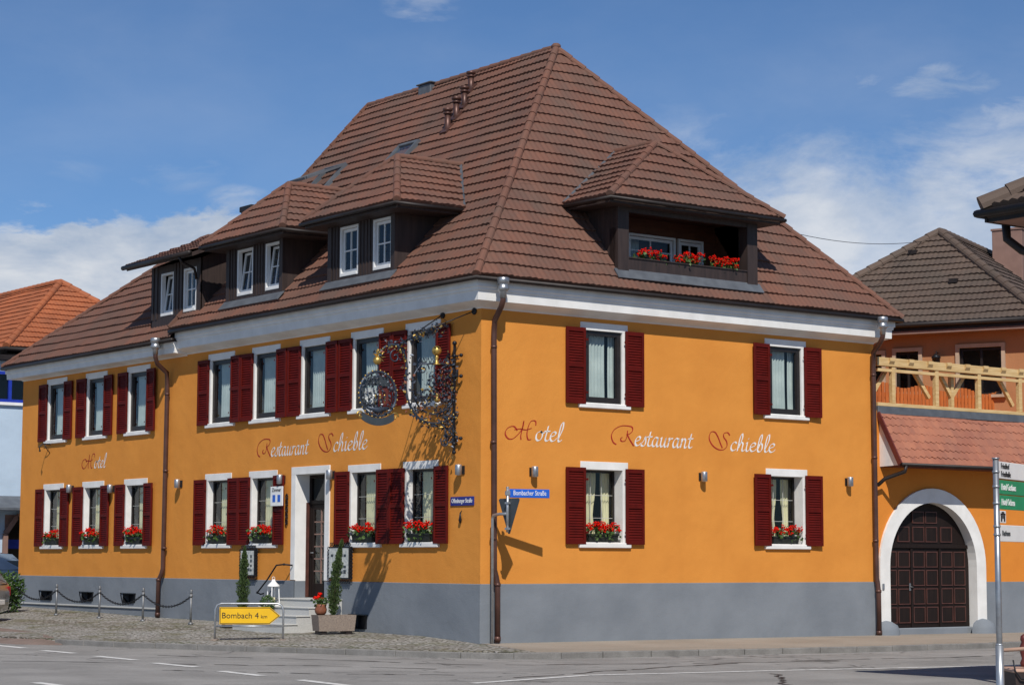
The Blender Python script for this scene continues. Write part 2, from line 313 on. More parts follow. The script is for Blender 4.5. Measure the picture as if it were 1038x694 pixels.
        bp.inputs['Distance'].default_value = 0.004; lk(t, nz_(140, 3), bp.inputs['Height'])
    else:  # kerb stone
        base = ramp(nz_(3, 6), 0.3, (0.17, 0.163, 0.152), 0.7, (0.26, 0.25, 0.235))
        col = mixc_(1.0, base, ramp(nz_(60, 3, 0.7), 0.3, (0.7, 0.7, 0.7), 0.7, (1.1, 1.1, 1.1)), 'MULTIPLY')
        bp.inputs['Distance'].default_value = 0.005; lk(t, nz_(80, 3), bp.inputs['Height'])
    lk(t, col, b.inputs['Base Color']); lk(t, bp.outputs[0], b.inputs['Normal'])
    return m
for k in ('asphalt', 'cobble', 'brick', 'walk', 'kerb'): M[k] = ground_mat(k + '_surface', k)
M['paint'] = pm('worn_road_paint', (0.66, 0.65, 0.62), (0.40, 0.39, 0.37), 9, 0.8, spread=(0.32, 0.5))
M['tar'] = pm('tar_seam', (0.035, 0.034, 0.034), None, 6, 0.6)

# ------------------------------------------------------------------ mesh builder
class MB:
    def __init__(s): s.v = []; s.f = []; s.mi = []; s.sm = []; s.uv = {}
    def add(s, vs, fs, mi=0, smooth=False):
        o = len(s.v); s.v += [tuple(p) for p in vs]
        for f in fs: s.f.append([i + o for i in f]); s.mi.append(mi); s.sm.append(smooth)
    def quad(s, a, b, c, d, mi=0): s.add([a, b, c, d], [(0, 1, 2, 3)], mi)
    def box(s, x0, x1, y0, y1, z0, z1, mi=0, bev=0.0):
        x0, x1 = min(x0, x1), max(x0, x1); y0, y1 = min(y0, y1), max(y0, y1); z0, z1 = min(z0, z1), max(z0, z1)
        s.obox(Vector(((x0 + x1) / 2, (y0 + y1) / 2, (z0 + z1) / 2)), (1, 0, 0), (0, 1, 0), (0, 0, 1), (x1 - x0) / 2, (y1 - y0) / 2, (z1 - z0) / 2, mi, bev)
    def obox(s, c, ax, ay, az, hx, hy, hz, mi=0, bev=0.0):
        c, ax, ay, az = Vector(c), Vector(ax), Vector(ay), Vector(az)
        if bev <= 0:
            P = [c + ax * hx * i + ay * hy * j + az * hz * k for k in (-1, 1) for j in (-1, 1) for i in (-1, 1)]
            s.add(P, [(0, 2, 3, 1), (4, 5, 7, 6), (0, 1, 5, 4), (2, 6, 7, 3), (0, 4, 6, 2), (1, 3, 7, 5)], mi); return
        b = min(bev, hx * .9, hy * .9, hz * .9); V = []; idx = {}
        for i in (-1, 1):
            for j in (-1, 1):
                for k in (-1, 1):
                    for q, (dx, dy, dz) in enumerate(((0, b, b), (b, 0, b), (b, b, 0))):
                        idx[i, j, k, q] = len(V); V.append(c + ax * i * (hx - dx) + ay * j * (hy - dy) + az * k * (hz - dz))
        F = []
        for sgn in (-1, 1):
            F.append([idx[sgn, j, k, 0] for j, k in ((-1, -1), (1, -1), (1, 1), (-1, 1))])
            F.append([idx[i, sgn, k, 1] for i, k in ((-1, -1), (1, -1), (1, 1), (-1, 1))])
            F.append([idx[i, j, sgn, 2] for i, j in ((-1, -1), (1, -1), (1, 1), (-1, 1))])
        for a in (-1, 1):
            for d in (-1, 1):
                F.append([idx[a, d, -1, 0], idx[a, d, 1, 0], idx[a, d, 1, 1], idx[a, d, -1, 1]])
                F.append([idx[a, -1, d, 0], idx[a, 1, d, 0], idx[a, 1, d, 2], idx[a, -1, d, 2]])
                F.append([idx[-1, a, d, 1], idx[1, a, d, 1], idx[1, a, d, 2], idx[-1, a, d, 2]])
        for i in (-1, 1):
            for j in (-1, 1):
                for k in (-1, 1): F.append([idx[i, j, k, q] for q in range(3)])
        s.add(V, F, mi)
    def bar(s, a, b, w, h, mi=0, upv=(0, 0, 1), bev=0.0):
        a, b = Vector(a), Vector(b); d = b - a; L = d.length; d.normalize(); u = Vector(upv)
        x = d.cross(u)
        if x.length < 1e-4: x = d.cross(Vector((1, 0, 0)))
        x.normalize(); u = x.cross(d)
        s.obox((a + b) / 2, d, x, u, L / 2, w / 2, h / 2, mi, bev)
    def tube(s, pts, r, n=8, mi=0, caps=True):
        pts = [Vector(p) for p in pts]; rs = r if isinstance(r, (list, tuple)) else [r] * len(pts)
        prev = None; V = []; F = []
        for i, p in enumerate(pts):
            d = (pts[min(i + 1, len(pts) - 1)] - pts[max(i - 1, 0)])
            if d.length < 1e-9: d = Vector((0, 0, 1))
            d.normalize()
            if prev is None:
                x = d.cross(Vector((0, 0, 1)))
                if x.length < 1e-3: x = d.cross(Vector((1, 0, 0)))
            else: x = prev - d * prev.dot(d)
            x.normalize(); prev = x; y = d.cross(x)
            for k in range(n):
                a = 2 * math.pi * k / n; V.append(p + (x * math.cos(a) + y * math.sin(a)) * rs[i])
        for i in range(len(pts) - 1):
            for k in range(n): F.append((i * n + k, i * n + (k + 1) % n, (i + 1) * n + (k + 1) % n, (i + 1) * n + k))
        if caps: F.append(tuple(range(n))[::-1]); F.append(tuple(range((len(pts) - 1) * n, len(pts) * n)))
        s.add(V, F, mi, True)
    def lathe(s, c, prof, n=14, mi=0):
        c = Vector(c); V = []; F = []
        for r, z in prof:
            for k in range(n): a = 2 * math.pi * k / n; V.append(c + Vector((r * math.cos(a), r * math.sin(a), z)))
        for i in range(len(prof) - 1):
            for k in range(n): F.append((i * n + k, i * n + (k + 1) % n, (i + 1) * n + (k + 1) % n, (i + 1) * n + k))
        F.append(tuple(range(n))[::-1]); F.append(tuple(range((len(prof) - 1) * n, len(prof) * n)))
        s.add(V, F, mi, True)
    def ball(s, c, r, mi=0, n=8, sq=(1, 1, 1)):
        c = Vector(c); V = []; F = []
        for i in range(1, n // 2 + 1):
            t = math.pi * i / (n // 2 + 1)
            for k in range(n): a = 2 * math.pi * k / n; V.append(c + Vector((r * sq[0] * math.sin(t) * math.cos(a), r * sq[1] * math.sin(t) * math.sin(a), r * sq[2] * math.cos(t))))
        m = n // 2
        for i in range(m - 1):
            for k in range(n): F.append((i * n + k, (i + 1) * n + k, (i + 1) * n + (k + 1) % n, i * n + (k + 1) % n))
        T = len(V); V.append(c + Vector((0, 0, r * sq[2]))); V.append(c - Vector((0, 0, r * sq[2])))
        for k in range(n): F.append((T, k, (k + 1) % n)); F.append((T + 1, (m - 1) * n + (k + 1) % n, (m - 1) * n + k))
        s.add(V, F, mi, True)
    def prism(s, poly, off, mi=0):
        """polygon (3-D points) pushed along off"""
        off = Vector(off); P = [Vector(p) for p in poly]; n = len(P)
        V = P + [p + off for p in P]
        F = [tuple(range(n))[::-1], tuple(range(n, 2 * n))] + [(i, (i + 1) % n, n + (i + 1) % n, n + i) for i in range(n)]
        s.add(V, F, mi)
    def leaf(s, c, size, mi=0, asp=0.5, nrm=None):
        """small folded leaf: two triangles pairs with a crease"""
        d = Vector((random.gauss(0, 1), random.gauss(0, 1), random.gauss(0, 1))).normalized() if nrm is None else Vector(nrm).normalized()
        e = d.cross(Vector((random.gauss(0, 1), random.gauss(0, 1), random.gauss(0, 1))))
        if e.length < 1e-3: e = d.orthogonal()
        e.normalize(); n = d.cross(e); c = Vector(c)
        s.add([c - d * size / 2, c + e * size * asp / 2 + n * size * .12, c + d * size / 2, c - e * size * asp / 2 + n * size * .12], [(0, 1, 2), (0, 2, 3)], mi)
    def build(s, name, mats, parent=None, origin=None, rot=None):
        me = bpy.data.meshes.new(name)
        o = Vector(origin) if origin else Vector((0, 0, 0))
        me.from_pydata([tuple(Vector(p) - o) for p in s.v], [], s.f); me.update()
        if not isinstance(mats, (list, tuple)): mats = [mats]
        for m in mats: me.materials.append(M[m] if isinstance(m, str) else m)
        me.polygons.foreach_set('material_index', s.mi); me.polygons.foreach_set('use_smooth', s.sm)
        bm = bmesh.new(); bm.from_mesh(me); bmesh.ops.recalc_face_normals(bm, faces=bm.faces); bm.to_mesh(me); bm.free()
        ob = bpy.data.objects.new(name, me); COL.objects.link(ob); ob.location = o
        if parent: ob.parent = parent
        return ob
def mesh_obj(name, me, parent=None):
    ob = bpy.data.objects.new(name, me); COL.objects.link(ob)
    if parent: ob.parent = parent
    return ob
def thing(name, label, cat, loc=(0, 0, 0), rz=0.0, group=None):
    o = bpy.data.objects.new(name, None); COL.objects.link(o); o.location = loc; o.rotation_euler = (0, 0, rz)
    o.empty_display_size = 0.2; o['label'] = label; o['category'] = cat
    if group: o['group'] = group
    return o
def tag(o, label, cat, group=None):
    o['label'] = label; o['category'] = cat
    if group: o['group'] = group
    return o
def struct(o): o['kind'] = 'structure'; return o
def dup(root, loc, rz, label, name=None):
    r = root.copy(); COL.objects.link(r); r.location = loc; r.rotation_euler = (0, 0, rz); r['label'] = label
    for ch in list(root.children):
        c = ch.copy(); COL.objects.link(c); c.parent = r
        for g in list(ch.children):
            d = g.copy(); COL.objects.link(d); d.parent = c
    return r
def text_mb(txt, size, mat_i=0, extr=0.002, align='CENTER'):
    """built-in font outline as a mesh in the XZ plane (front towards -Y)"""
    cu = bpy.data.curves.new('txt', 'FONT'); cu.body = txt; cu.size = size; cu.align_x = align; cu.align_y = 'CENTER'; cu.extrude = extr; cu.resolution_u = 3
    ob = bpy.data.objects.new('txt', cu); COL.objects.link(ob)
    dg = bpy.context.evaluated_depsgraph_get(); me = bpy.data.meshes.new_from_object(ob.evaluated_get(dg))
    v = [(p.co.x, -p.co.z, p.co.y) for p in me.vertices]; f = [list(p.vertices) for p in me.polygons]
    bpy.data.objects.remove(ob); bpy.data.curves.remove(cu); bpy.data.meshes.remove(me)
    return v, f

# ------------------------------------------------------------------ tiled roofs
def tile_sheet(mb_name, mat, parent, O, U, V, poly, course=0.335, tw=0.30, roll=0.15, amp=0.020, lip=0.046, cuts=(), sub=4, scallop=0.0, footcut=False):
    """courses of rolled tiles in the plane O + u*U + v*V (v up-slope), clipped to convex poly [(u,v)...]; cuts are extra half-planes"""
    O, U, V = Vector(O), Vector(U).normalized(), Vector(V).normalized(); Nn = U.cross(V).normalized()
    u0 = min(p[0] for p in poly); u1 = max(p[0] for p in poly); v0 = min(p[1] for p in poly); v1 = max(p[1] for p in poly)
    bm = bmesh.new(); uvl = bm.loops.layers.uv.new('UVMap')
    du = roll / sub; nu = int((u1 - u0) / du) + 2; u0 = math.floor(u0 / tw) * tw; nu = int((u1 - u0) / du) + 2
    k0 = math.floor(v0 / course + 1e-6); k1 = math.ceil(v1 / course)
    rnd = random.Random(5)
    def wav(u):
        t = (u / roll) % 1.0
        return amp * (0.5 - 0.5 * math.cos(2 * math.pi * t)) ** 0.8
    for k in range(k0, k1):
        jit = {}
        rows = ([], [], [])
        for i in range(nu):
            u = u0 + i * du; h = wav(u); ti = int(math.floor(u / tw + 1e-6))
            if ti not in jit: jit[ti] = (rnd.uniform(-.006, .006), rnd.uniform(-.009, .009))
            dh, dv = jit[ti]
            sc = scallop * (0.5 - 0.5 * math.cos(2 * math.pi * ((u / tw) % 1.0))) if scallop else 0
            h += .012 * math.sin(u * .83 + k * .31) + .008 * math.sin(u * 2.1 - k * .57)
            vb = k * course + dv - sc
            rows[0].append(bm.verts.new(O + U * u + V * (vb + .004) + Nn * (-0.012)))
            rows[1].append(bm.verts.new(O + U * u + V * vb + Nn * (lip + dh + h)))
            rows[2].append(bm.verts.new(O + U * u + V * ((k + 1) * course + .03) + Nn * (0.004 + h * .9)))
        lipdup = [bm.verts.new(v.co) for v in rows[1]]
        for i in range(nu - 1):
            for (A, B, ta, tb, smo) in ((rows[0], lipdup, .02, .06, False), (rows[1], rows[2], .1, .95, True)):
                f = bm.faces.new((A[i], A[i + 1], B[i + 1], B[i])); f.smooth = smo
                ua = (u0 + (i + .01) * du) / tw; ub = (u0 + (i + .99) * du) / tw
                for lp, (x, y) in zip(f.loops, ((ua, k + ta), (ub, k + ta), (ub, k + tb), (ua, k + tb))): lp[uvl].uv = (x, y)
    n = len(poly); planes = []
    cx_ = sum(p[0] for p in poly) / n; cy_ = sum(p[1] for p in poly) / n
    for i in range(n):
        a, b = poly[i], poly[(i + 1) % n]; e = (b[0] - a[0], b[1] - a[1]); nn = (e[1], -e[0])
        if (cx_ - a[0]) * nn[0] + (cy_ - a[1]) * nn[1] > 0: nn = (-nn[0], -nn[1])
        planes.append((a, nn))
    for a, nn in planes:
        if nn[1] < 0 and abs(nn[0]) < 1e-6 and a[1] <= v0 + 1e-6 and not footcut: continue          # keep the eave edge whole
        pn = (U * nn[0] + V * nn[1]).normalized()
        bmesh.ops.bisect_plane(bm, geom=bm.verts[:] + bm.edges[:] + bm.faces[:], plane_co=O + U * a[0] + V * a[1], plane_no=pn, clear_outer=True)
    me = bpy.data.meshes.new(mb_name); bm.to_mesh(me); bm.free(); me.materials.append(M[mat])
    return me
def join_meshes(name, mes, mat, parent=None):
    bm = bmesh.new()
    for me in mes: bm.from_mesh(me); bpy.data.meshes.remove(me)
    out_ = bpy.data.meshes.new(name); bm.to_mesh(out_); bm.free()
    for m_ in (mat if isinstance(mat, (list, tuple)) else [mat]): out_.materials.append(M[m_])
    return mesh_obj(name, out_, parent)
def caps(mb, a, b, r=0.085, step=0.40, mi=0):
    """row of overlapping half-round ridge tiles from a (low) to b (high)"""
    a, b = Vector(a), Vector(b); d = b - a; L = d.length; d.normalize()
    x = d.cross(Vector((0, 0, 1))); x.normalize(); y = x.cross(d)
    n = max(1, int(L / step))
    for i in range(n):
        p = a + d * (L * i / n - 0.03); q = a + d * (L * (i + 1) / n + 0.03); V = []; F = []; K = 9
        for (c, rr, l) in ((p, r * 1.05, 0.014), (q, r * 0.95, 0.0)):
            for k in range(K): an = math.pi * (k / (K - 1) * 1.2 - .1); V.append(c + x * math.cos(an) * rr + y * (math.sin(an) * rr + l - .02))
        for k in range(K - 1): F.append((k, k + 1, K + k + 1, K + k))
        F.append(tuple(range(K))); F.append(tuple(range(K, 2 * K))[::-1])
        mb.add(V, F, mi, False)

# ================================================================== GROUND, ROAD, PAVEMENT
def interp(x, xs, ys):
    if x <= xs[0]: return ys[0]
    for i in range(len(xs) - 1):
        if x <= xs[i + 1]: return ys[i] + (ys[i + 1] - ys[i]) * (x - xs[i]) / (xs[i + 1] - xs[i])
    return ys[-1]
KERB = [(-7.6, 40.0), (-6.6, 22.0), (-6.25, 12.0), (-6.05, 8.6), (-5.75, 7.0), (-5.35, 5.1), (-4.62, 3.0), (-3.7, 0.8), (-2.9, -1.35), (-2.3, -2.55), (-1.7, -3.35), (-0.9, -3.72), (0.0, -3.80), (3.0, -4.35), (5.5, -4.85), (9.4, -4.95), (20.0, -4.7), (45.0, -4.2)]
def zg(y): return interp(y, [-1, 0, 1.9, 6.9, 13.3, 21.7, 40], [0, 0, .09, .15, .2, .32, .4])
def kx(y): return interp(y, [-3.8, -1.35, 0.8, 3.0, 5.1, 7.0, 8.6, 12, 22, 40], [1.0, 2.9, 3.7, 4.62, 5.35, 5.75, 6.05, 6.25, 6.6, 7.6])
def gz(x, y):
    t = min(max(-x / kx(y), 0), 1); return zg(y) * (1 - t) - .02 * t
ROADZ = -0.12
g = MB()
xs = [-900, -200, -80, -40, -24, -12, 0, 12, 24, 40, 80, 200, 900]
ys = [-900, -200, -80, -40, -24, -12, 0, 12, 24, 40, 80, 200, 900]
V = [(x, y, ROADZ - .004) for y in ys for x in xs]; n = len(xs)
g.add(V, [(j * n + i, j * n + i + 1, (j + 1) * n + i + 1, (j + 1) * n + i) for j in range(n - 1) for i in range(n - 1)])
struct(g.build('road', 'asphalt'))
# cobbled forecourt along the left front, laid from the wall to the kerb
g = MB(); rows = []
ycs = [-3.35, -2.55, -1.35, 0, 0.8, 2, 3, 4, 5.1, 6, 7, 8.6, 10, 12, 14, 17, 22, 30, 40]
for y in ycs:
    k = kx(y); x_in = 0.25 if y > 0 else interp(y, [-3.35, 0], [-1.2, 0.15]); r_ = []
    for i in range(9):
        x = x_in + (-k + .12 - x_in) * i / 8; r_.append((x, y, gz(min(x, 0), max(y, -1)) + .012 * math.sin(x * 2.1 + y * 1.3) * (0.3 < i < 8)))
    rows.append(r_)
V = [p for r_ in rows for p in r_]
g.add(V, [(j * 9 + i, j * 9 + i + 1, (j + 1) * 9 + i + 1, (j + 1) * 9 + i) for j in range(len(ycs) - 1) for i in range(8)], 0, True)
for a, b in zip(rows[:-1], rows[1:]): g.quad(a[8], b[8], (b[8][0], b[8][1], -.4), (a[8][0], a[8][1], -.4))
struct(g.build('cobbled_forecourt', 'cobble'))
# brick-paved ramp at the far end of the forecourt
g = MB()
L_ = [(-5.95, 6.6), (-6.5, 7.6), (-6.9, 9.5), (-7.2, 14), (-7.6, 22), (-8.4, 40)]; Rr_ = [(-5.75, 6.6), (-5.5, 7.6), (-4.95, 9.5), (-4.5, 13), (-4.6, 22), (-4.9, 40)]
V = []
for k_, (a, b) in enumerate(zip(L_, Rr_)): V += [(a[0], a[1], ROADZ - .02), ((a[0] + b[0]) / 2, (a[1] + b[1]) / 2, -.05 if k_ else ROADZ - .01), (b[0], b[1], gz(b[0], b[1]) + .008 if k_ else ROADZ)]
g.add(V, [(j * 3 + i, j * 3 + i + 1, (j + 1) * 3 + i + 1, (j + 1) * 3 + i) for j in range(5) for i in range(2)])
struct(g.build('brick_ramp', 'brick'))
# tan asphalt footway along the right front
g = MB(); V = []; pts = [(-1.25, -3.40), (-0.9, -3.55), (0.0, -3.66), (3.0, -4.2), (5.5, -4.7), (9.4, -4.8), (20, -4.55), (45, -4.05)]
inn = [(-.1, -.35), (0.05, 0.2), (0.4, .3), (3, .3), (5.5, .3), (9.4, .5), (20, .5), (45, .5)]
for a, b in zip(pts, inn):
    for i in range(5):
        t = i / 4; x = a[0] + (b[0] - a[0]) * t; y = a[1] + (b[1] - a[1]) * t
        V.append((x, y, -.018 + (.018 + interp(x, [0, 6, 11, 15, 45], [.004, -.02, -.05, -.10, -.12])) * t))
g.add(V, [(j * 5 + i, j * 5 + i + 1, (j + 1) * 5 + i + 1, (j + 1) * 5 + i) for j in range(len(pts) - 1) for i in range(4)], 0, True)
struct(g.build('footway', 'walk'))
# kerb stones
g = MB(); rnd = random.Random(3)
kp = [Vector((x, y, 0)) for x, y in KERB if -9 < y < 7.1 or x > 0]
acc = []
for a, b in zip(kp[:-1], kp[1:]):
    L = (b - a).length; m_ = max(1, round(L / 1.0))
    for i in range(m_): acc.append((a.lerp(b, i / m_), a.lerp(b, (i + 1) / m_)))
for a, b in acc:
    if a.x > 40: continue
    d = (b - a).normalized(); nrm = Vector((-d.y, d.x, 0))
    top = -.012 + rnd.uniform(-.006, .004)
    if a.x > 12.5: top = -.06
    c = (a + b) / 2 + nrm * .075; c.z = (top - .4) / 2 + 0.0
    c.z = top - .2
    g.obox(c, d, nrm, (0, 0, 1), (b - a).length / 2 - .006, .075, .2, 0, .012)
struct(g.build('kerb', 'kerb'))
# painted marks
def strip(mb, a, b, w, z=ROADZ + .002):
    a, b = Vector((a[0], a[1], z)), Vector((b[0], b[1], z)); d = (b - a).normalized(); s_ = Vector((-d.y, d.x, 0)) * w / 2
    mb.quad(a - s_, b - s_, b + s_, a + s_)
g = MB()
for a, b in [((-6.94, 7.2), (-7.03, 5.6)), ((-7.17, 4.46), (-7.2, 2.98)), ((-7.36, 1.75), (-7.44, .04)), ((-7.66, -1.1), (-7.72, -2.7)), ((-8.0, -4.0), (-8.12, -5.5)), ((-8.22, -6.75), (-8.38, -8.33)), ((-11.67, -5.2), (-11.7, -6.15)), ((-6.9, 9.9), (-6.92, 8.4))]:
    strip(g, a, b, .18)
struct(g.build('road_marking', 'paint'))
g = MB()
wl = [(-6.6, -8.85), (-3.9, -8.15), (-2.45, -8.45), (-.26, -8.85), (3.71, -9.79), (12, -11.7)]
for a, b in zip(wl[:-1], wl[1:]): strip(g, a, b, .17)
struct(g.build('road_edge_line', 'paint'))
g = MB(); rnd = random.Random(11)
for p0, p1 in [((-9.5, 1.0), (-4.6, -5.2)), ((-6.2, 1.5), (-3.2, -4.6)), ((-3.0, -4.8), (2.5, -7.5)), ((-5.5, -8.0), (0.5, -6.2)), ((-1.2, -9.4), (-3.6, -12.5)), ((-8.6, -3.2), (-5.5, -6.9)), ((2.0, -6.6), (9.5, -7.6))]:
    a, b = Vector((*p0, 0)), Vector((*p1, 0)); pv = None; d = (b - a).normalized(); s_ = Vector((-d.y, d.x, 0)); off = 0
    n_ = 26; pts = []
    for i in range(n_ + 1):
        off += rnd.uniform(-.09, .09); pts.append(a.lerp(b, i / n_) + s_ * off)
    for i in range(n_):
        if rnd.random() < .12: continue
        strip(g, pts[i], pts[i + 1], rnd.uniform(.03, .085), ROADZ + .0012)
struct(g.build('tar_seam', 'tar'))

# ================================================================== HOTEL BUILDING
hotel = thing('hotel_building', 'large orange corner hotel with dark red shutters, grey plinth and tall brown hipped roof', 'hotel building')
XR, YL, YM = 11.25, 21.9, 12.2         # right end, left end, where the main block stops
WL_LEFT = [19.65, 17.22, 14.80, 10.50, 8.40, 6.27, 4.14, 2.03]     # window centres on the left front (y)
LOW_LEFT = [19.72, 17.28, 14.84, 10.56, 8.46, 4.20, 2.08]
W_RIGHT = [3.165, 8.41]
UZ0, UZ1, LZ0, LZ1, HW = 4.86, 6.37, 1.99, 3.49, 0.49
DOOR = (5.76, 6.99, 0.78, 3.52)                                     # y0, y1, z0, z1
CELL = [(20.32, 19.6, .51, .75), (17.8, 17.1, .52, .75), (15.4, 14.7, .52, .75), (4.62, 4.02, .17, .46)]
def grid_wall(mb, mp, s0, s1, z0, z1, holes, mi=0):
    ss = sorted({s0, s1, *[v for h in holes for v in h[:2] if s0 < v < s1]}); zs = sorted({z0, z1, *[v for h in holes for v in h[2:] if z0 < v < z1]})
    for a, b in zip(ss[:-1], ss[1:]):
        for c, d in zip(zs[:-1], zs[1:]):
            x, z = (a + b) / 2, (c + d) / 2
            if any(min(h[0], h[1]) < x < max(h[0], h[1]) and h[2] < z < h[3] for h in holes): continue
            mb.quad(mp(a, c), mp(b, c), mp(b, d), mp(a, d), mi)
hl = [(y - HW, y + HW, UZ0, UZ1) for y in WL_LEFT] + [(y - HW, y + HW, LZ0, LZ1) for y in LOW_LEFT] + [DOOR]
hr = [(x - HW, x + HW, UZ0, UZ1) for x in W_RIGHT] + [(x - HW, x + HW, LZ0, LZ1) for x in W_RIGHT]
PT = 1.155
mb = MB()
grid_wall(mb, lambda s, z: (0, s, z), 0, YL, PT - .02, 7.15, hl); grid_wall(mb, lambda s, z: (s, 0, z), 0, XR, PT - .02, 7.15, hr)
mb.quad((XR, 0, -.3), (XR, YM, -.3), (XR, YM, 7.15), (XR, 0, 7.15)); mb.quad((0, YL, -.3), (5, YL, -.3), (5, YL, 6.95), (0, YL, 6.95))
mb.quad((5, YL, -.3), (5, YM, -.3), (5, YM, 6.95), (5, YL, 6.95)); mb.quad((XR, YM, -.3), (0, YM, -.3), (0, YM, 7.15), (XR, YM, 7.15))
mb.add([(-.3, YM, 7.35), (11.3, YM, 7.35), (5.3, YM, 13.5)], [(0, 1, 2)])
mb.build('wall', 'orange', hotel)
mb = MB(); P_ = .022
hp = [DOOR] + CELL
grid_wall(mb, lambda s, z: (-P_, s, z), -P_, YL + P_, -.35, PT, hp); grid_wall(mb, lambda s, z: (s, -P_, z), -P_, XR, -.35, PT, [])
for a, b in ((-P_, DOOR[0]), (DOOR[1], YL + P_)): mb.quad((-P_, a, PT), (-P_, b, PT), (.01, b, PT + .012), (.01, a, PT + .012))
mb.quad((-P_, -P_, PT), (XR, -P_, PT), (XR, .01, PT + .012), (.01, .01, PT + .012))
mb.quad((-P_, YL + P_, -.35), (5, YL + P_, -.35), (5, YL + P_, PT), (-P_, YL + P_, PT))
mb.box(-.055, -P_ - .002, 13.45, YL + .05, -.3, .385)
lg = MB(); lg.box(-.085, -P_ - .002, 13.45, YL + .06, .386, .425, 0, .006)
mb.box(-P_, .30, DOOR[0] - .02, DOOR[0], .4, PT); mb.box(-P_, .30, DOOR[1], DOOR[1] + .02, .4, PT)
mb.build('plinth', 'plinth', hotel); lg.build('plinth_ledge', 'stepstone', hotel)  # ledge gets a paler colour than the plinth, painting in its sunlit top face
mb = MB(); mb.box(.02, .5, 13.0, YL - .2, -.2, 1.0)
for i, (a, b, c, d) in enumerate(CELL):
    w = MB(); a, b = max(a, b), min(a, b); t = .1
    w.add([(-P_ - .03, a + t, d + .02), (-P_ - .03, b - t * .3, d + .02), (-P_ - .03, b + t * .5, c), (-P_ - .03, a - t * .3, c), (.15, a, d), (.15, b, d), (.15, b, c), (.15, a, c)], [(4, 5, 6, 7), (0, 4, 7, 3), (1, 2, 6, 5), (0, 1, 5, 4), (3, 7, 6, 2)])
    w.build('cellar_window', 'iron', hotel)

# cornice swept round the corner
def sweep(mb, prof, stations):
    V = []; n_ = len(prof)
    for st in stations: V += [st(o, z) for o, z in prof]
    F = [(i * n_ + k, i * n_ + k + 1, (i + 1) * n_ + k + 1, (i + 1) * n_ + k) for i in range(len(stations) - 1) for k in range(n_ - 1)]
    F += [tuple(range(n_))[::-1], tuple(range((len(stations) - 1) * n_, len(stations) * n_))]
    mb.add(V, F)
prof = [(-.01, 6.61), (.02, 6.645), (.06, 6.665), (.18, 6.705), (.285, 6.745), (.30, 6.745), (.305, 6.94), (.33, 6.945), (.335, 7.0), (.36, 7.01), (.36, 7.15), (-.01, 7.17)]
mb = MB(); sweep(mb, prof, [lambda o, z: (-o, YM + .03, z), lambda o, z: (-o, -o, z), lambda o, z: (XR + max(o, 0), -o, z), lambda o, z: (XR + max(o, 0), 2.5, z)])
prof2 = [(-.01, 6.585), (.03, 6.61), (.05, 6.625), (.34, 6.65), (.35, 6.65), (.355, 6.80), (.385, 6.805), (.39, 6.92), (-.01, 6.95)]
sweep(mb, prof2, [lambda o, z: (-o, YM + .03, z), lambda o, z: (-o, YL + max(o, 0), z), lambda o, z: (3, YL + max(o, 0), z)])
mb.build('cornice', 'white', hotel)

# ---- roof
R1 = Vector((5.3, 4.33, 13.55)); R2 = Vector((5.3, YM + .1, 13.55)); OH_, EZ = .45, 7.22; EA = Vector((-OH_, -OH_, EZ)); EB = Vector((11.72, -OH_, EZ)); EL = Vector((-OH_, YM + .1, EZ))
def tface(pts, mat='tile', **kw):
    pts = [Vector(p) for p in pts]; U = (pts[1] - pts[0]).normalized()
    Nn = Vector((0, 0, 0))
    for k in range(2, len(pts)):
        Nn = U.cross(pts[k] - pts[0])
        if Nn.length > 1e-3: break
    Vv = Nn.normalized().cross(U)
    return tile_sheet('t', mat, None, pts[0], U, Vv, [((p - pts[0]).dot(U), (p - pts[0]).dot(Vv)) for p in pts], **kw)
LS = (R1.y - EA.y) ** 2 + (R1.z - EA.z) ** 2; LS = math.sqrt(LS)
Ur, Vr = Vector((1, 0, 0)), Vector((0, R1.y - EA.y, R1.z - EA.z)).normalized()
lu = lambda v: v * (R1.x - EA.x) / LS; ru = lambda v: (EB.x - EA.x) - v * (EB.x - R1.x) / LS
va, vb = .62, 2.9; ua, ub = 3.42 + OH_, 7.35 + OH_
mes = [tface([EL, EA, R1, R2])]
for poly in ([(lu(0), 0), (ru(0), 0), (ru(va), va), (lu(va), va)], [(lu(va), va), (ua, va), (ua, vb), (lu(vb), vb)], [(ub, va), (ru(va), va), (ru(vb), vb), (ub, vb)], [(lu(vb), vb), (ru(vb), vb), (lu(LS), LS)]):
    v0 = poly[0][1]
    mes.append(tile_sheet('t', 'tile', None, EA, Ur, Vr, poly, footcut=v0 > .01))
roof = join_meshes('roof', mes, 'tile', hotel)
# left block: lower ridge, hipped far end
LE, LR, LRx = 7.0, 10.18, 2.48
lb = [(-.45, YM + .1, LE), (-.45, YL + .35, LE)]
roof2 = join_meshes('roof', [tface([(-.45, YL + .35, LE), (-.45, YM + .02, LE), (LRx, YM + .02, LR), (LRx, 16.2, LR)]), tface([(5.4, YL + .35, LE), (-.45, YL + .35, LE), (LRx, 16.2, LR)])], 'tile', hotel)
mb = MB()   # closed body under the tiles
def slab(mb, P, d=.03, thick=.08):
    P = [Vector(p) for p in P]; n_ = (P[1] - P[0]).cross(P[2] - P[0]).normalized()
    if n_.z < 0: n_ = -n_
    mb.prism([p - n_ * d for p in P], -n_ * thick)
slab(mb, [EL, EA, R1, R2])
f3 = lambda u, v: EA + Ur * u + Vr * v
for poly in ([(lu(0), 0), (ru(0), 0), (ru(va), va), (lu(va), va)], [(lu(va), va), (ua, va), (ua, vb), (lu(vb), vb)], [(ub, va), (ru(va), va), (ru(vb), vb), (ub, vb)], [(lu(vb), vb), (ru(vb), vb), (lu(LS), LS)]): slab(mb, [f3(*p) for p in poly])
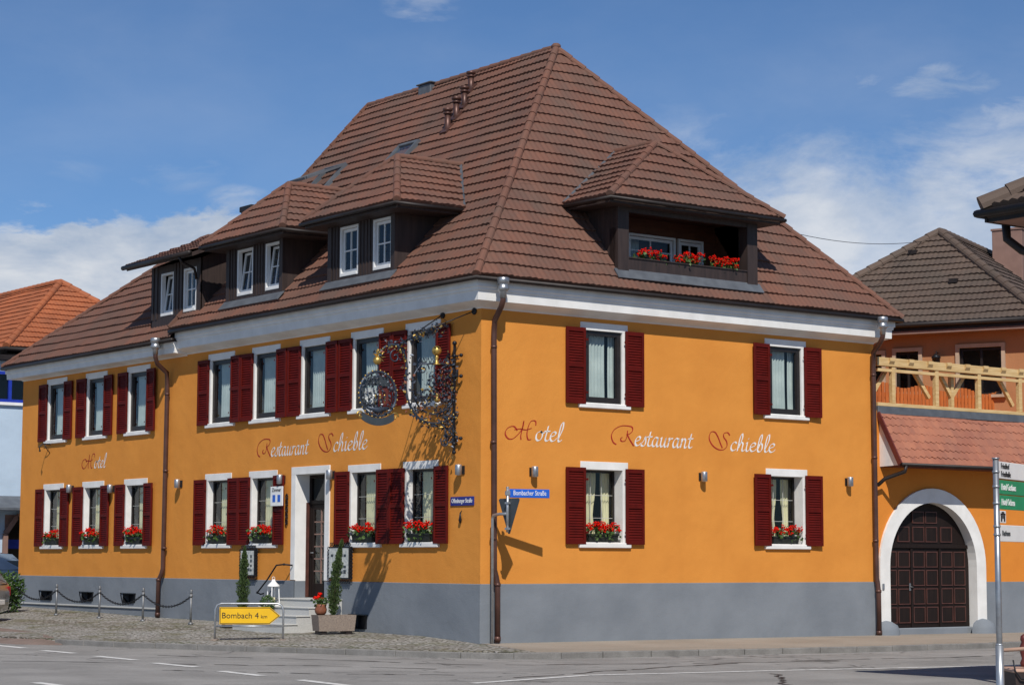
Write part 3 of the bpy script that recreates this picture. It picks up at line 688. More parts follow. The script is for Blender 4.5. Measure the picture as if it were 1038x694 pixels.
slab(mb, [EB, (EB.x, YM + .1, EZ), R2, R1], 0.0); slab(mb, [(-.45, YL + .35, LE), (-.45, YM + .02, LE), (LRx, YM + .02, LR), (LRx, 16.2, LR)]); slab(mb, [(5.4, YL + .35, LE), (-.45, YL + .35, LE), (LRx, 16.2, LR)])
slab(mb, [(5.4, YM, LE), (5.4, YL + .35, LE), (LRx, 16.2, LR), (LRx, YM, LR)], 0.0)
mb.build('roof_underlay', 'roofbase', hotel)
mb = MB(); up_ = Vector((0, 0, .03))
caps(mb, EA + up_, R1 + up_); caps(mb, EB + up_, R1 + up_); caps(mb, R2 + up_, R1 + up_)
caps(mb, Vector((-.45, YL + .35, LE)) + up_, Vector((LRx, 16.2, LR)) + up_); caps(mb, Vector((LRx, YM, LR)) + up_, Vector((LRx, 16.2, LR)) + up_)
mb.ball(R1 + Vector((0, 0, .05)), .12, 0, 8, (1, 1, .7))
# verge tiles up the open gable of the main block
n_ = 25
for i in range(n_):
    p = EL.lerp(R2, i / n_); q = EL.lerp(R2, (i + 1.08) / n_); mb.bar(p + Vector((-.02, .03, .05)), q + Vector((-.02, .03, .03)), .05, .12)
mb.build('ridge_tiles', 'tile', hotel)
mb = MB()
def gutter_line(mb, pts, r=.05): mb.tube(pts, r, 8)
gutter_line(mb, [(-.47, YM + .12, 7.16), (-.47, -.47, 7.16), (EB.x + .02, -.47, 7.16), (EB.x + .02, 1.5, 7.16)])
gutter_line(mb, [(-.49, YM - .1, 6.95), (-.49, YL + .38, 6.95), (2, YL + .38, 6.95)])
mb.box(-.45, -.3, -.45, YM + .1, 7.155, 7.185); mb.box(-.45, 11.7, -.45, -.3, 7.1555, 7.1855); mb.box(-.45, -.25, YM, YL + .3, 6.935, 6.96)
mb.build('gutter', 'gutter', hotel)

# ---- dormers
def wallmap(front):
    return (lambda s, d, z: Vector((d, -s, z))) if front == 'L' else (lambda s, d, z: Vector((s, d, z)))
def dormer_window(mp, s0, s1, z0, z1, d, tilt=0.0, pane_mat='glass'):
    mb = MB(); fw_ = .055; c = lambda s, dd, z: mp(s, dd, z)
    def b(s0, s1, d0, d1, z0, z1, mb=None):
        p, q = mp(s0, d0, z0), mp(s1, d1, z1); mb.box(p.x, q.x, p.y, q.y, p.z, q.z, 0, .006)
    for a in ((s0, s0 + fw_, d - .03, d + .08, z0, z1), (s1 - fw_, s1, d - .03, d + .08, z0, z1), (s0 + fw_, s1 - fw_, d - .03, d + .08, z1 - fw_, z1), (s0 + fw_, s1 - fw_, d - .045, d + .08, z0, z0 + fw_ * 1.3)): b(*a, mb=mb)
    w = mb.build('dormer_window', 'whiteframe', hotel)
    sb = MB(); pb = MB(); S0, S1, Z0, Z1 = s0 + fw_ + .01, s1 - fw_ - .01, z0 + fw_ * 1.3 + .01, z1 - fw_ - .01
    sh = lambda z: d + .02 + tilt * (z - Z0)
    def bb(a, b2, za, zb, t=.035):
        for (x0, x1, q0, q1) in ((a, b2, za, zb),):
            P = [mp(x, sh(z) + o, z) for o in (0, t) for x, z in ((x0, q0), (x1, q0), (x1, q1), (x0, q1))]
            sb.add(P, [(0, 1, 2, 3), (7, 6, 5, 4), (0, 4, 5, 1), (1, 5, 6, 2), (2, 6, 7, 3), (3, 7, 4, 0)])
    f = .06
    bb(S0, S0 + f, Z0, Z1); bb(S1 - f, S1, Z0, Z1); bb(S0 + f, S1 - f, Z0, Z0 + f); bb(S0 + f, S1 - f, Z1 - f, Z1)
    bb(S0 + f, S1 - f, (Z0 + Z1) / 2 - .014, (Z0 + Z1) / 2 + .014); sm = (S0 + S1) / 2
    bb(sm - .014, sm + .014, Z0 + f, (Z0 + Z1) / 2 - .014); bb(sm - .014, sm + .014, (Z0 + Z1) / 2 + .014, Z1 - f)
    sb.build('sash', 'whiteframe', w)
    pb.quad(mp(S0 + f, sh(Z0 + f) + .018, Z0 + f), mp(S1 - f, sh(Z0 + f) + .018, Z0 + f), mp(S1 - f, sh(Z1 - f) + .018, Z1 - f), mp(S0 + f, sh(Z1 - f) + .018, Z1 - f)); pb.build('pane', pane_mat, w)
    cb = MB(); dd = d + .55
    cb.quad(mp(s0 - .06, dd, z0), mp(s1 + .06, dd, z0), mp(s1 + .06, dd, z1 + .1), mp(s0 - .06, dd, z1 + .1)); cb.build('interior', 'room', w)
    k = MB()
    for i in range(10):
        a, b2 = S0 + .01 + (S1 - S0) * .45 * i / 10, S0 + .01 + (S1 - S0) * .45 * (i + 1) / 10
        k.quad(mp(a, d + .36 + .02 * (i % 2), Z0), mp(b2, d + .36 + .02 * ((i + 1) % 2), Z0), mp(b2, d + .36 + .02 * ((i + 1) % 2), Z1), mp(a, d + .36 + .02 * (i % 2), Z1))
    k.build('curtain', 'net', w)
def dormer(front, ws, es, df, de, zb, ze, ap, dr, dend, wins, kslope, zroof, holes_extra=(), loggia=False):
    mp = wallmap(front); s0, s1 = ws; e0, e1 = es; sa, da, za = ap
    mb = MB(); cheeks = []
    holes = [(a, b, c, d_) for a, b, c, d_ in wins]
    if not loggia:
        grid_wall(mb, lambda s, z: mp(s, df, z), s0, s1, zb - .25, ze, holes)
        for a, b, c, d_ in holes:
            for (p, q) in (((a, c), (a, d_)), ((b, c), (b, d_)), ((a, d_), (b, d_)), ((a, c), (b, c))):
                mb.quad(mp(p[0], df, p[1]), mp(q[0], df, q[1]), mp(q[0], df + .12, q[1]), mp(p[0], df + .12, p[1]))
        # corner boards and cover strips
        for s in (s0 + .07, s1 - .07): p, q = mp(s - .075, df - .025, zb - .05), mp(s + .075, df - .003, ze); mb.box(p.x, q.x, p.y, q.y, p.z, q.z)
        s = s0 + .25
        while s < s1 - .2:
            if not any(a - .03 < s < b + .03 for a, b, c, d_ in holes): p, q = mp(s - .015, df - .018, zb - .02), mp(s + .015, df - .002, ze); mb.box(p.x, q.x, p.y, q.y, p.z, q.z)
            s += .13
    for s, w in ((s0, .05), (s1 - .05, .05)):
        pr_ = [mp(s, df, zb - .35), mp(s, df, ze), mp(s, dend + .25, ze), mp(s, df + .05, zb - .35)]
        off = mp(s + w, 0, 0) - mp(s, 0, 0); ck = MB(); ck.prism(pr_, off); cheeks.append(ck)
    if loggia: mb.box(s0, s1, df - .045, df + .055, ze - .22, ze - .07)
    D = mb.build('dormer', 'wood_dark', hotel)
    for ck in cheeks: ck.build('cheek', 'wood_dark', D)
    rf = [tface([mp(e0, de, ze), mp(e1, de, ze), mp(sa, da, za)]),
          tface([mp(e1, de, ze), mp(e1, dend, ze), mp(sa, dr, za), mp(sa, da, za)]),
          tface([mp(e0, dend, ze), mp(e0, de, ze), mp(sa, da, za), mp(sa, dr, za)])]
    rr = join_meshes('dormer_roof', rf, 'tile', D)
    mb = MB(); u_ = Vector((0, 0, .04))
    caps(mb, mp(e0, de, ze) + u_, mp(sa, da, za) + u_, .08); caps(mb, mp(e1, de, ze) + u_, mp(sa, da, za) + u_, .08); caps(mb, mp(sa, dr, za) + u_, mp(sa, da, za) + u_, .08)
    mb.build('ridge_tiles', 'tile', D)
    mb = MB()
    slab(mb, [mp(e0, de, ze), mp(e1, de, ze), mp(sa, da, za)], .03, .05); slab(mb, [mp(e1, de, ze), mp(e1, dend, ze), mp(sa, dr, za), mp(sa, da, za)], .03, .05); slab(mb, [mp(e0, dend, ze), mp(e0, de, ze), mp(sa, da, za), mp(sa, dr, za)], .03, .05)
    i_ = .06
    ring = [(e0 + i_, de + i_, e1 - i_, s_) for s_ in (0,)]
    # boxed eaves: soffit boards in front and at both sides
    def bx(a0, a1, d0, d1, z0, z1):
        p, q = mp(a0, d0, z0), mp(a1, d1, z1); mb.box(p.x, q.x, p.y, q.y, p.z, q.z)
    bx(e0 + .04, e1 - .04, de + .05, df + .02, ze - .13, ze - .07); bx(e0 + .04, s0 + .02, df + .021, dend, ze - .13, ze - .07); bx(s1 - .02, e1 - .04, df + .021, dend, ze - .13, ze - .07)
    mb.build('soffit', 'wood_dark', D)
    mb = MB(); gutter_line(mb, [mp(e0 - .03, dend - .05, ze - .045), mp(e0 - .03, de - .04, ze - .045), mp(e1 + .03, de - .04, ze - .045), mp(e1 + .03, dend - .05, ze - .045)], .042)
    mb.build('gutter', 'gutter', D)
    mb = MB()
    p, q = mp(s0 - .06, df - .12, zb - .05), mp(s1 + .06, df - .03, zb + .01)
    zr_ = EZ + kslope * (df - .10 + OH_) + .105
    mb.bar(mp(s0 - .08, df - .10, zr_), mp(s1 + .08, df - .10, zr_), .26, .02, upv=mp(0, -kslope, 1)); mb.build('flashing', 'lead', D)
    for e in (e0 + .02, e1 - .02):                                # valley flashing
        mb = MB(); mb.bar(mp(e, dend, ze + .05), mp(sa, dr, za + .06), .06, .03, upv=mp(0, -kslope, 1)); mb.build('flashing', 'lead', D)
    return mp, D
KL = (R1.z - EZ) / (R1.x + OH_); KR = (R1.z - EZ) / (R1.y + OH_)
dy = lambda y: -y
# nearest dormer on the left front
d3w = [(-5.15, -4.41, 7.78, 8.88), (-3.83, -3.10, 7.78, 8.88)]
mp, _ = dormer('L', (-5.61, -2.96), (-6.02, -2.27), -.09, -.53, 7.74, 9.05, (-4.12, .72, 10.38), (10.38 - EZ) / KL - OH_, (9.05 - EZ) / KL - OH_, d3w, KL, 7.2)
for w in d3w: dormer_window(mp, *w, -.06)
d2w = [(-9.68, -8.94, 7.80, 8.90), (-8.37, -7.64 - .02, 7.80, 8.90)]
mp, _ = dormer('L', (-10.16, -7.56), (-10.62, -6.88), -.09, -.53, 7.76, 9.07, (-8.72, .72, 10.42), (10.42 - EZ) / KL - OH_, (9.07 - EZ) / KL - OH_, d2w, KL, 7.2)
for w in d2w: dormer_window(mp, *w, -.06, .13)
# far dormer on the left block: a shed roof running back to the ridge
mp = wallmap('L')
d1w = [(-13.47, -12.80, 7.66, 8.74), (-12.28, -11.62, 7.66, 8.74)]
mb = MB(); df, s0, s1, zb, ze = -.12, -13.98, -11.33, 7.60, 8.93
grid_wall(mb, lambda s, z: mp(s, df, z), s0, s1, zb - .3, ze, d1w)
for a, b, c, d_ in d1w:
    for (p, q) in (((a, c), (a, d_)), ((b, c), (b, d_)), ((a, d_), (b, d_)), ((a, c), (b, c))): mb.quad(mp(p[0], df, p[1]), mp(q[0], df, q[1]), mp(q[0], df + .12, q[1]), mp(p[0], df + .12, p[1]))
for s in (s0 + .1, s0 + .3, -12.7, -12.55, -12.38, s1 - .1): p, q = mp(s - .05, df - .02, zb), mp(s + .05, df - .002, ze); mb.box(p.x, q.x, p.y, q.y, p.z, q.z)
for s, w in ((s0, .05), (s1 - .05, .05)):
    mb.prism([mp(s, df, zb - .3), mp(s, df, ze), mp(s, 1.9, ze + .95), mp(s, 2.3, 9.9)], mp(s + w, 0, 0) - mp(s, 0, 0))
D1 = mb.build('dormer', 'wood_dark', hotel)
P0 = [mp(-14.45, -.62, 8.98), mp(-11.0, -.62, 8.98), mp(-11.0, 2.45, 10.24), mp(-14.45, 2.45, 10.24)]
join_meshes('dormer_roof', [tface(P0)], 'tile', D1)
mb = MB(); slab(mb, P0, .02, .09); mb.build('soffit', 'wood_dark', D1)
mb = MB(); gutter_line(mb, [mp(-14.5, -.67, 8.95), mp(-10.95, -.67, 8.95)], .06); mb.tube([mp(-11.5, -.67, 8.92), mp(-11.5, -.6, 8.78), mp(-11.5, -.25, 8.66), mp(-11.5, -.18, 8.4)], .035, 7); mb.build('gutter', 'gutter', D1)
for w, t in zip(d1w, (.13, 0)): dormer_window(mp, *w, df + .03, t)
# loggia dormer on the right front
mp, DL = dormer('R', (3.38, 7.39), (2.86, 7.82), -.15, -.58, 7.80, 9.14, (5.34, .85, 10.73), (10.73 - EZ) / KR - OH_, (9.14 - EZ) / KR - OH_, [], KR, 7.2, loggia=True)
mb = MB()
for a, b in ((3.38, 3.68), (7.09, 7.39)): mb = MB(); mb.box(a, b, -.205, .08, 7.55, 9.055); mb.build('post', 'wood_dark', DL)
mb = MB(); mb.box(3.682, 7.088, -.18, -.08, 7.62, 7.94); mb.box(3.682, 7.088, -.205, -.06, 7.941, 7.965); mb.build('parapet', 'wood_dark', DL)
mb = MB(); yb = 1.12
holes = [(4.72, 6.12, 8.00, 8.74), (6.20, 6.95, 8.00, 8.74)]
grid_wall(mb, lambda s, z: (s, yb, z), 3.40, 7.38, 7.7, 9.1, holes)
mb.quad((3.43, -.1, 7.7), (3.43, yb, 7.7), (3.43, yb, 9.1), (3.43, -.1, 9.1)); mb.quad((7.34, -.1, 7.7), (7.34, yb, 7.7), (7.34, yb, 9.1), (7.34, -.1, 9.1))
mb.quad((3.4, -.1, 7.72), (7.38, -.1, 7.72), (7.38, yb, 7.72), (3.4, yb, 7.72)); mb.quad((3.4, -.1, 9.09), (7.38, -.1, 9.09), (7.38, yb, 9.09), (3.4, yb, 9.09))
mb.build('loggia_lining', 'wood_loggia', DL)
for a, b, c, d_ in holes: dormer_window(wallmap('R'), a, b, c, d_, yb - .03)

# ---- roof furniture
for i, (x, y, z) in enumerate([(x, y, EZ + (x + OH_) * KL + .04) for x, y in ((3.63, 6.35), (3.95, 6.45), (4.26, 6.55), (4.74, 6.95))]):
    h = .52 - .02 * i; mb = MB(); mb.lathe((x, y, z - .15), [(.10, 0), (.075, .22), (.07, h)], 12); mb.lathe((x, y, z - .15 + h), [(.075, -.02), (.105, -.01), (.105, .02), (.08, .03), (.08, .06), (.115, .065), (.115, .12), (.02, .14)], 12)
    mb.obox((x - .02, y, z), Vector((1, 0, KL)).normalized(), (0, 1, 0), Vector((-KL, 0, 1)).normalized(), .16, .14, .03)
    mb.build('vent_pipe', 'copper', hotel)
nL = Vector((-KL, 0, 1)).normalized(); vL = Vector((1, 0, KL)).normalized()
def skylight(c, hu, hv, openang):
    c = Vector(c); y = Vector((0, 1, 0)); fr = MB()
    for s in (-1, 1): fr.obox(c + y * s * hu + nL * .05, vL, y, nL, hv + .05, .05, .07); fr.obox(c + vL * s * hv + nL * .05, y, vL, nL, hu - .052, .05, .07)
    o = fr.build('skylight', 'lead', hotel)
    sa = MB(); pv = c + vL * hv + nL * .1; rot = Matrix.Rotation(openang, 3, y)
    for a, b, w in (((-hu, 0), (-hu, -2 * hv), .08), ((hu, 0), (hu, -2 * hv), .08), ((-hu, -2 * hv), (hu, -2 * hv), .08), ((-hu, 0), (hu, 0), .08)):
        sa.bar(pv + rot @ (y * a[0] + vL * a[1]), pv + rot @ (y * b[0] + vL * b[1]), w, .06, upv=rot @ nL)
    sa.build('sash', 'lead', o)
    pn = MB(); pn.quad(*[pv + rot @ (y * a + vL * b) for a, b in ((-hu, 0), (hu, 0), (hu, -2 * hv), (-hu, -2 * hv))]); pn.build('pane', 'glass', o)
    it = MB(); it.obox(c - nL * .015, vL, y, nL, hv - .05, hu - .05, .01); it.build('interior', 'pine' if openang else 'room', o)
skylight((2.93, 10.75, EZ + (2.93 + OH_) * KL), .45, .6, R(25))
skylight((3.1, 7.6, EZ + (3.1 + OH_) * KL), .38, .5, 0)
mb = MB(); mb.box(5.1, 5.5, 9.2, 9.75, 13.3, 13.60, 0, .02); mb.box(5.06, 5.54, 9.15, 9.8, 13.60, 13.64, 0, .015); mb.build('ridge_vent', 'lead', hotel)
mb = MB(); mb.box(4.2, 4.7, 16.55, 17.1, 8.5, 11.22); mb.box(4.16, 4.74, 16.5, 17.15, 11.22, 11.38, 0, .02); mb.build('chimney', 'gutter', hotel)

# ---- downpipes with hopper heads
def downpipe(pts, hop, shoe=None):
    mb = MB(); mb.tube(pts, .058, 10)
    for p in pts[-2:]: mb.tube([Vector(p) + Vector((0, 0, .03 if p is pts[-1] else -.03)), Vector(p) + Vector((0, 0, .12 if p is pts[-1] else .03))], .068, 10)
    z = pts[3][2] - .5
    while z > pts[-1][2] + .6: mb.tube([(pts[4][0], pts[4][1], z), (pts[4][0], pts[4][1], z - .05)], .068, 10); z -= 1.9
    o = mb.build('downpipe', 'copper', hotel)
    h = MB(); h.lathe((hop[0], hop[1], hop[2]), [(.065, -.12), (.07, 0), (.10, .03), (.12, .05), (.12, .11), (.105, .12), (.105, .17), (.125, .18), (.125, .28), (.11, .29)], 14); h.build('hopper_head', 'zinc', o)
    return o
downpipe([(.13, -.55, 6.90), (.13, -.55, 6.74), (.15, -.46, 6.62), (.235, -.13, 6.38), (.24, -.10, 6.1), (.27, -.10, 1.45), (.31, -.11, 1.30), (.33, -.13, 1.15), (.335, -.13, .02)], (.13, -.55, 6.90))
downpipe([(10.98, -.55, 6.90), (10.98, -.55, 6.74), (11.0, -.46, 6.62), (11.12, -.13, 6.42), (11.13, -.10, 6.1), (11.14, -.10, 1.25), (11.15, -.12, 1.12), (11.155, -.14, .95), (11.16, -.14, -.06)], (10.98, -.55, 6.90))
downpipe([(-.55, 12.86, 6.78), (-.55, 12.86, 6.58), (-.46, 12.92, 6.42), (-.14, 13.02, 6.22), (-.10, 13.06, 5.9), (-.10, 13.1, 1.40), (-.12, 13.14, 1.25), (-.15, 13.22, 1.12), (-.15, 13.24, .2)], (-.55, 12.86, 6.76))

# ---- windows (built once per kind in local axes: x along the wall, y into the wall)
def jambs(mb, z0, z1, depth, so=.145, lint=.165, pr=.018):
    w = HW
    mb.box(-w - so, w + so, -pr, .06, z1, z1 + lint, 0, .004)
    for s in (-1, 1): mb.box(s * w, s * (w + so), -pr, .06, z0, z1 - .001, 0, .004)
    for s in (-1, 1): mb.quad((s * (w - .001), .0, z0), (s * (w - .001), depth, z0), (s * (w - .001), depth, z1), (s * (w - .001), .0, z1))
    mb.quad((-w, 0, z1 - .001), (w, 0, z1 - .001), (w, depth, z1 - .001), (-w, depth, z1 - .001)); mb.quad((-w, 0, z0 + .001), (w, 0, z0 + .001), (w, depth, z0 + .001), (-w, depth, z0 + .001))
def pleats(mb, x0, x1, z0, z1, y, n_, amp, waist=None):
    V = []; F = []; rows = 9; cols = n_ * 4
    for j in range(rows):
        t = j / (rows - 1); z = z1 + (z0 - z1) * t
        k = 1.0
        if waist: k = 1 - waist * math.exp(-((t - .62) / .22) ** 2)
        for i in range(cols + 1):
            u = i / cols; xx = x0 + (x1 - x0) * u * k if x0 < x1 or True else 0
            V.append((xx, y + amp * math.sin(2 * math.pi * u * n_ + .6 * math.sin(3 * t)) * (.5 + .5 * t), z))
    for j in range(rows - 1):
        for i in range(cols): F.append((j * (cols + 1) + i, j * (cols + 1) + i + 1, (j + 1) * (cols + 1) + i + 1, (j + 1) * (cols + 1) + i))
    mb.add(V, F, 0, True)
def shutter_mb(x0, x1, z0, z1):
    mb = MB(); y0, y1 = -.075, -.032; st = .062
    mb.box(x0, x0 + st, y0, y1, z0, z1, 0, .004); mb.box(x1 - st, x1, y0, y1, z0, z1, 0, .004)
    for a, b in ((z0, z0 + .09), (z1 - .085, z1), ((z0 + z1) / 2 - .035, (z0 + z1) / 2 + .035)): mb.box(x0 + st, x1 - st, y0 + .002, y1, a, b)
    for lo, hi in ((z0 + .09, (z0 + z1) / 2 - .035), ((z0 + z1) / 2 + .035, z1 - .085)):
        n_ = int((hi - lo) / .052)
        for i in range(n_):
            zc = lo + (i + .5) * (hi - lo) / n_; mb.obox(((x0 + x1) / 2, (y0 + y1) / 2 + .006, zc), (1, 0, 0), Vector((0, .34, .94)), Vector((0, -.94, .34)), (x1 - x0) / 2 - st, .026, .0045)
    mb.quad((x0 + st, y1 - .004, z0), (x1 - st, y1 - .004, z0), (x1 - st, y1 - .004, z1), (x0 + st, y1 - .004, z1))
    xi = x1 if x0 < 0 else x0
    for z in (z0 + .24, z1 - .24): mb.box(xi - .03, xi + .05 * (1 if x0 < 0 else -1), y0 - .012, y0 - .002, z - .022, z + .022)
    return mb
protos = {}
def make_window(kind):
    up_ = kind == 'up'; z0, z1 = (UZ0, UZ1) if up_ else (LZ0, LZ1); depth = {'up': .035, 'low': .25, 'low_shallow': .13}[kind]
    mb = MB(); jambs(mb, z0, z1, depth + .02); w = mb.build('window', 'white', hotel)
    mb = MB(); mb.box(-HW - .20, HW + .20, -.065, .02, z0 - .105, z0 - .002, 0, .012); mb.box(-HW, HW, .02, depth, z0 - .03, z0 + .012); mb.build('sill', 'white', w)
    mb = MB(); f = .10 if up_ else .045; dm = 'darkframe'
    yd0, yd1 = depth, depth + .06
    for a in ((-HW, -HW + f, z0, z1), (HW - f, HW, z0, z1), (-HW + f, HW - f, z1 - f, z1), (-HW + f, HW - f, z0, z0 + f * 1.35)): mb.box(a[0], a[1], yd0, yd1, a[2], a[3], 0, .004)
    if up_:
        for a in ((-HW + f, -HW + f + .03, z0 + f * 1.35, z1 - f), (HW - f - .03, HW - f, z0 + f * 1.35, z1 - f)): mb.box(a[0], a[1], yd0 + .015, yd1 - .004, a[2], a[3], 0)
    mb.build('sash', 'darkframe', w)
    if not up_:
        mb = MB()
        for i in ((1, 2) if kind == 'low' else ()): xx = -HW + f + (2 * HW - 2 * f) * i / 3; mb.box(xx - .0045, xx + .0045, yd0 + .018, yd0 + .03, z0 + f, z1 - f)
        for i in (1, 2): zz = z0 + f + (z1 - z0 - 2 * f) * i / 3; mb.box(-HW + f, HW - f, yd0 + .0185, yd0 + .0295, zz - .0045, zz + .0045)
        mb.build('glazing_bars', 'bars', w)
    mb = MB(); y = yd0 + .035; mb.quad((-HW + f, y, z0 + f), (HW - f, y, z0 + f), (HW - f, y, z1 - f), (-HW + f, y, z1 - f)); mb.build('pane', 'glass', w)
    mb = MB()
    if up_: pleats(mb, -HW + .13, .16, z0 + .06, z1 - .05, depth + .15, 6, .034); pleats(mb, HW - .05, .27, z0 + .06, z1 - .05, depth + .17, 2, .03)
    elif kind == 'low_shallow': pleats(mb, -.24, .44, z0 + .05, z1 - .05, depth + .085, 8, .018, .06)
    else: pleats(mb, -.17, .10, z0 + .05, z1 - .05, depth + .15, 3, .03, .3); pleats(mb, HW - .04, .20, z0 + .05, z1 - .05, depth + .13, 3, .03, .3)
    mb.build('curtain', 'net' if up_ else 'curtain', w)
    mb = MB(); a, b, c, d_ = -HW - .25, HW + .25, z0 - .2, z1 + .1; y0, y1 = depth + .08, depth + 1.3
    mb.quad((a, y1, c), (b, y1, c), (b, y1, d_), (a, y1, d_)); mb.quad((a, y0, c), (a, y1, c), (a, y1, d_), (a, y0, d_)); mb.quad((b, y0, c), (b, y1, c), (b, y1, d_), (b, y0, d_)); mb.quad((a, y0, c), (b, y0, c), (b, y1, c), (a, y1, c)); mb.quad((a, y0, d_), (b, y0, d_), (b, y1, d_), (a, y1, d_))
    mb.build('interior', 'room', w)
    zz0, zz1 = z0 - .03, z1 + .035
    shutter_mb(-1.045, -.535, zz0, zz1).build('shutter', 'shutter', w); shutter_mb(.545, 1.045, zz0, zz1).build('shutter', 'shutter', w)
    return w
RS = random.Random(17)
def put_window(kind, loc, rz):
    if kind not in protos: w = make_window(kind); protos[kind] = w
    else:
        src = protos[kind]; w = src.copy(); COL.objects.link(w); w.parent = hotel
        for ch in list(src.children):
            c = ch.copy(); COL.objects.link(c); c.parent = w
            if ch.name.startswith('shutter'):                       # each leaf hangs a little differently on its hinge
                hx = .54 if sum(v.co.x for v in ch.data.vertices) > 0 else -.54; an = RS.uniform(0, .075) * (-1 if hx > 0 else 1)
                h3 = Vector((hx, -.035, 0)); c.location = h3 - Matrix.Rotation(an, 3, 'Z') @ h3; c.rotation_euler = (0, 0, an)
            if ch.name.startswith('curtain'): c.location = (RS.uniform(-.05, .03), 0, 0)
    w.location = loc; w.rotation_euler = (0, 0, rz); return w
for x in W_RIGHT: put_window('up', (x, 0, 0), 0); put_window('low', (x, 0, 0), 0)
for y in WL_LEFT: put_window('up', (0, y, 0), R(-90))
for y in LOW_LEFT: put_window('low_shallow', (0, y, 0), R(-90))

# ---- entrance
y0, y1, z0, z1 = DOOR
mb = MB(); so = .19
mb.box(-.025, .06, y0 - so, y1 + so, z1, z1 + .17, 0, .004)
for a, b in ((y0 - so, y0), (y1, y1 + so)): mb.box(-.025, .06, a, b, PT + .02, z1 - .001, 0, .004)
mb.quad((0, y0 + .001, PT), (.34, y0 + .001, PT), (.34, y0 + .001, z1), (0, y0 + .001, z1)); mb.quad((0, y1 - .001, PT), (.34, y1 - .001, PT), (.34, y1 - .001, z1), (0, y1 - .001, z1)); mb.quad((0, y0, z1 - .001), (.34, y0, z1 - .001), (.34, y1, z1 - .001), (0, y1, z1 - .001))
door = mb.build('entrance_door', 'white', hotel)
mb = MB()
for a in ((y0, y0 + .08, z0, z1), (y1 - .08, y1, z0, z1), (y0 + .08, y1 - .08, z1 - .08, z1), (y0 + .08, y1 - .08, 2.86, 2.95)): mb.box(.34, .42, a[0], a[1], a[2], a[3], 0, .006)
mb.build('door_frame', 'doorwood', door)
mb = MB(); ya, yb_ = y0 + .085, y1 - .085
for a in ((ya, ya + .1, z0 + .02, 2.85), (yb_ - .1, yb_, z0 + .02, 2.85), (ya + .1, yb_ - .1, z0 + .02, z0 + .32), (ya + .1, yb_ - .1, 2.74, 2.85)): mb.box(.355, .405, a[0], a[1], a[2], a[3], 0, .006)
mb.build('door_leaf', 'doorwood', door)
mb = MB()
for i in range(1, 3): yy = ya + .1 + (yb_ - ya - .2) * i / 3; mb.box(.365, .395, yy - .014, yy + .014, z0 + .32, 2.74)
for i in range(1, 6): zz = z0 + .32 + (2.74 - z0 - .32) * i / 6; mb.box(.366, .394, ya + .1, yb_ - .1, zz - .014, zz + .014)
mb.build('glazing_grid', 'mauve', door)

mb = MB(); mb.box(.25, .335, y1 - .028, y1 - .012, z0 + .02, 2.9, 0, .004); mb.build('open_storm_leaf', 'doorred', door)
mb = MB(); mb.quad((.38, ya + .1, z0 + .32), (.38, yb_ - .1, z0 + .32), (.38, yb_ - .1, 2.74), (.38, ya + .1, 2.74)); mb.quad((.38, y0 + .08, 2.95), (.38, y1 - .08, 2.95), (.38, y1 - .08, z1 - .08), (.38, y0 + .08, z1 - .08)); mb.build('pane', 'glass', door)
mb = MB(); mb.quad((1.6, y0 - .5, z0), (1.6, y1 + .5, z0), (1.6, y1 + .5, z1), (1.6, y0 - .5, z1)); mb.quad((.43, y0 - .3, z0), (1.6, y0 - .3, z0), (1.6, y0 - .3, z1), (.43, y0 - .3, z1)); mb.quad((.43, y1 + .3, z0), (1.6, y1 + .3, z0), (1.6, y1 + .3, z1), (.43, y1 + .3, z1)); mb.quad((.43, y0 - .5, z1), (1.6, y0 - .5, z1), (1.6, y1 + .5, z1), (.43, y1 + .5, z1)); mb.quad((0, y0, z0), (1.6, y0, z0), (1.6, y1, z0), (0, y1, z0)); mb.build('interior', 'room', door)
mb = MB(); mb.tube([(.355, yb_ - .05, 1.78), (.30, yb_ - .05, 1.78), (.30, yb_ - .17, 1.78)], .012, 7); mb.build('handle', 'zinc', door)
mb = MB()
for a, b, c, d_ in ((y0 + .2, y0 + .52, 3.02, 3.34), (y0 + .2, y0 + .52, 2.3, 2.6)): mb.box(.352, .3535, a, b, c, d_)
mb.build('notice', 'paper', door)
# steps up to the door
mb = MB(); ST = [(-.55, .785), (-.87, .615), (-1.19, .445), (-1.51, .275)]
for i, (x, z) in enumerate(ST):
    e = .10 * i
    mb.box(x, -.03 if i == 0 else ST[i - 1][0] + .05, 5.0 - e * .2, 7.05 + e * .2, -.05, z - .03)
    mb.box(x - .02, -.024 if i == 0 else ST[i - 1][0] + .02, 4.98 - e * .2, 7.07 + e * .2, z - .03, z, 0, .008)
mb.box(-.024, .33, y0 + .002, y1 - .002, .5, z0 + .006)
mb.build('entrance_steps', 'stepstone', hotel)
hr_ = MB(); hr_.tube([(-.04, 7.05, 1.50), (-.22, 7.12, 1.52), (-.22, 7.45, 1.50), (-.22, 7.85, 1.17), (-.22, 8.28, .88), (-.12, 8.30, .84), (-.04, 8.30, .86)], .018, 8); hr_.ball((-.22, 8.28, .88), .03); hr_.ball((-.22, 7.12, 1.52), .03); hr_.build('handrail', 'iron', hotel)

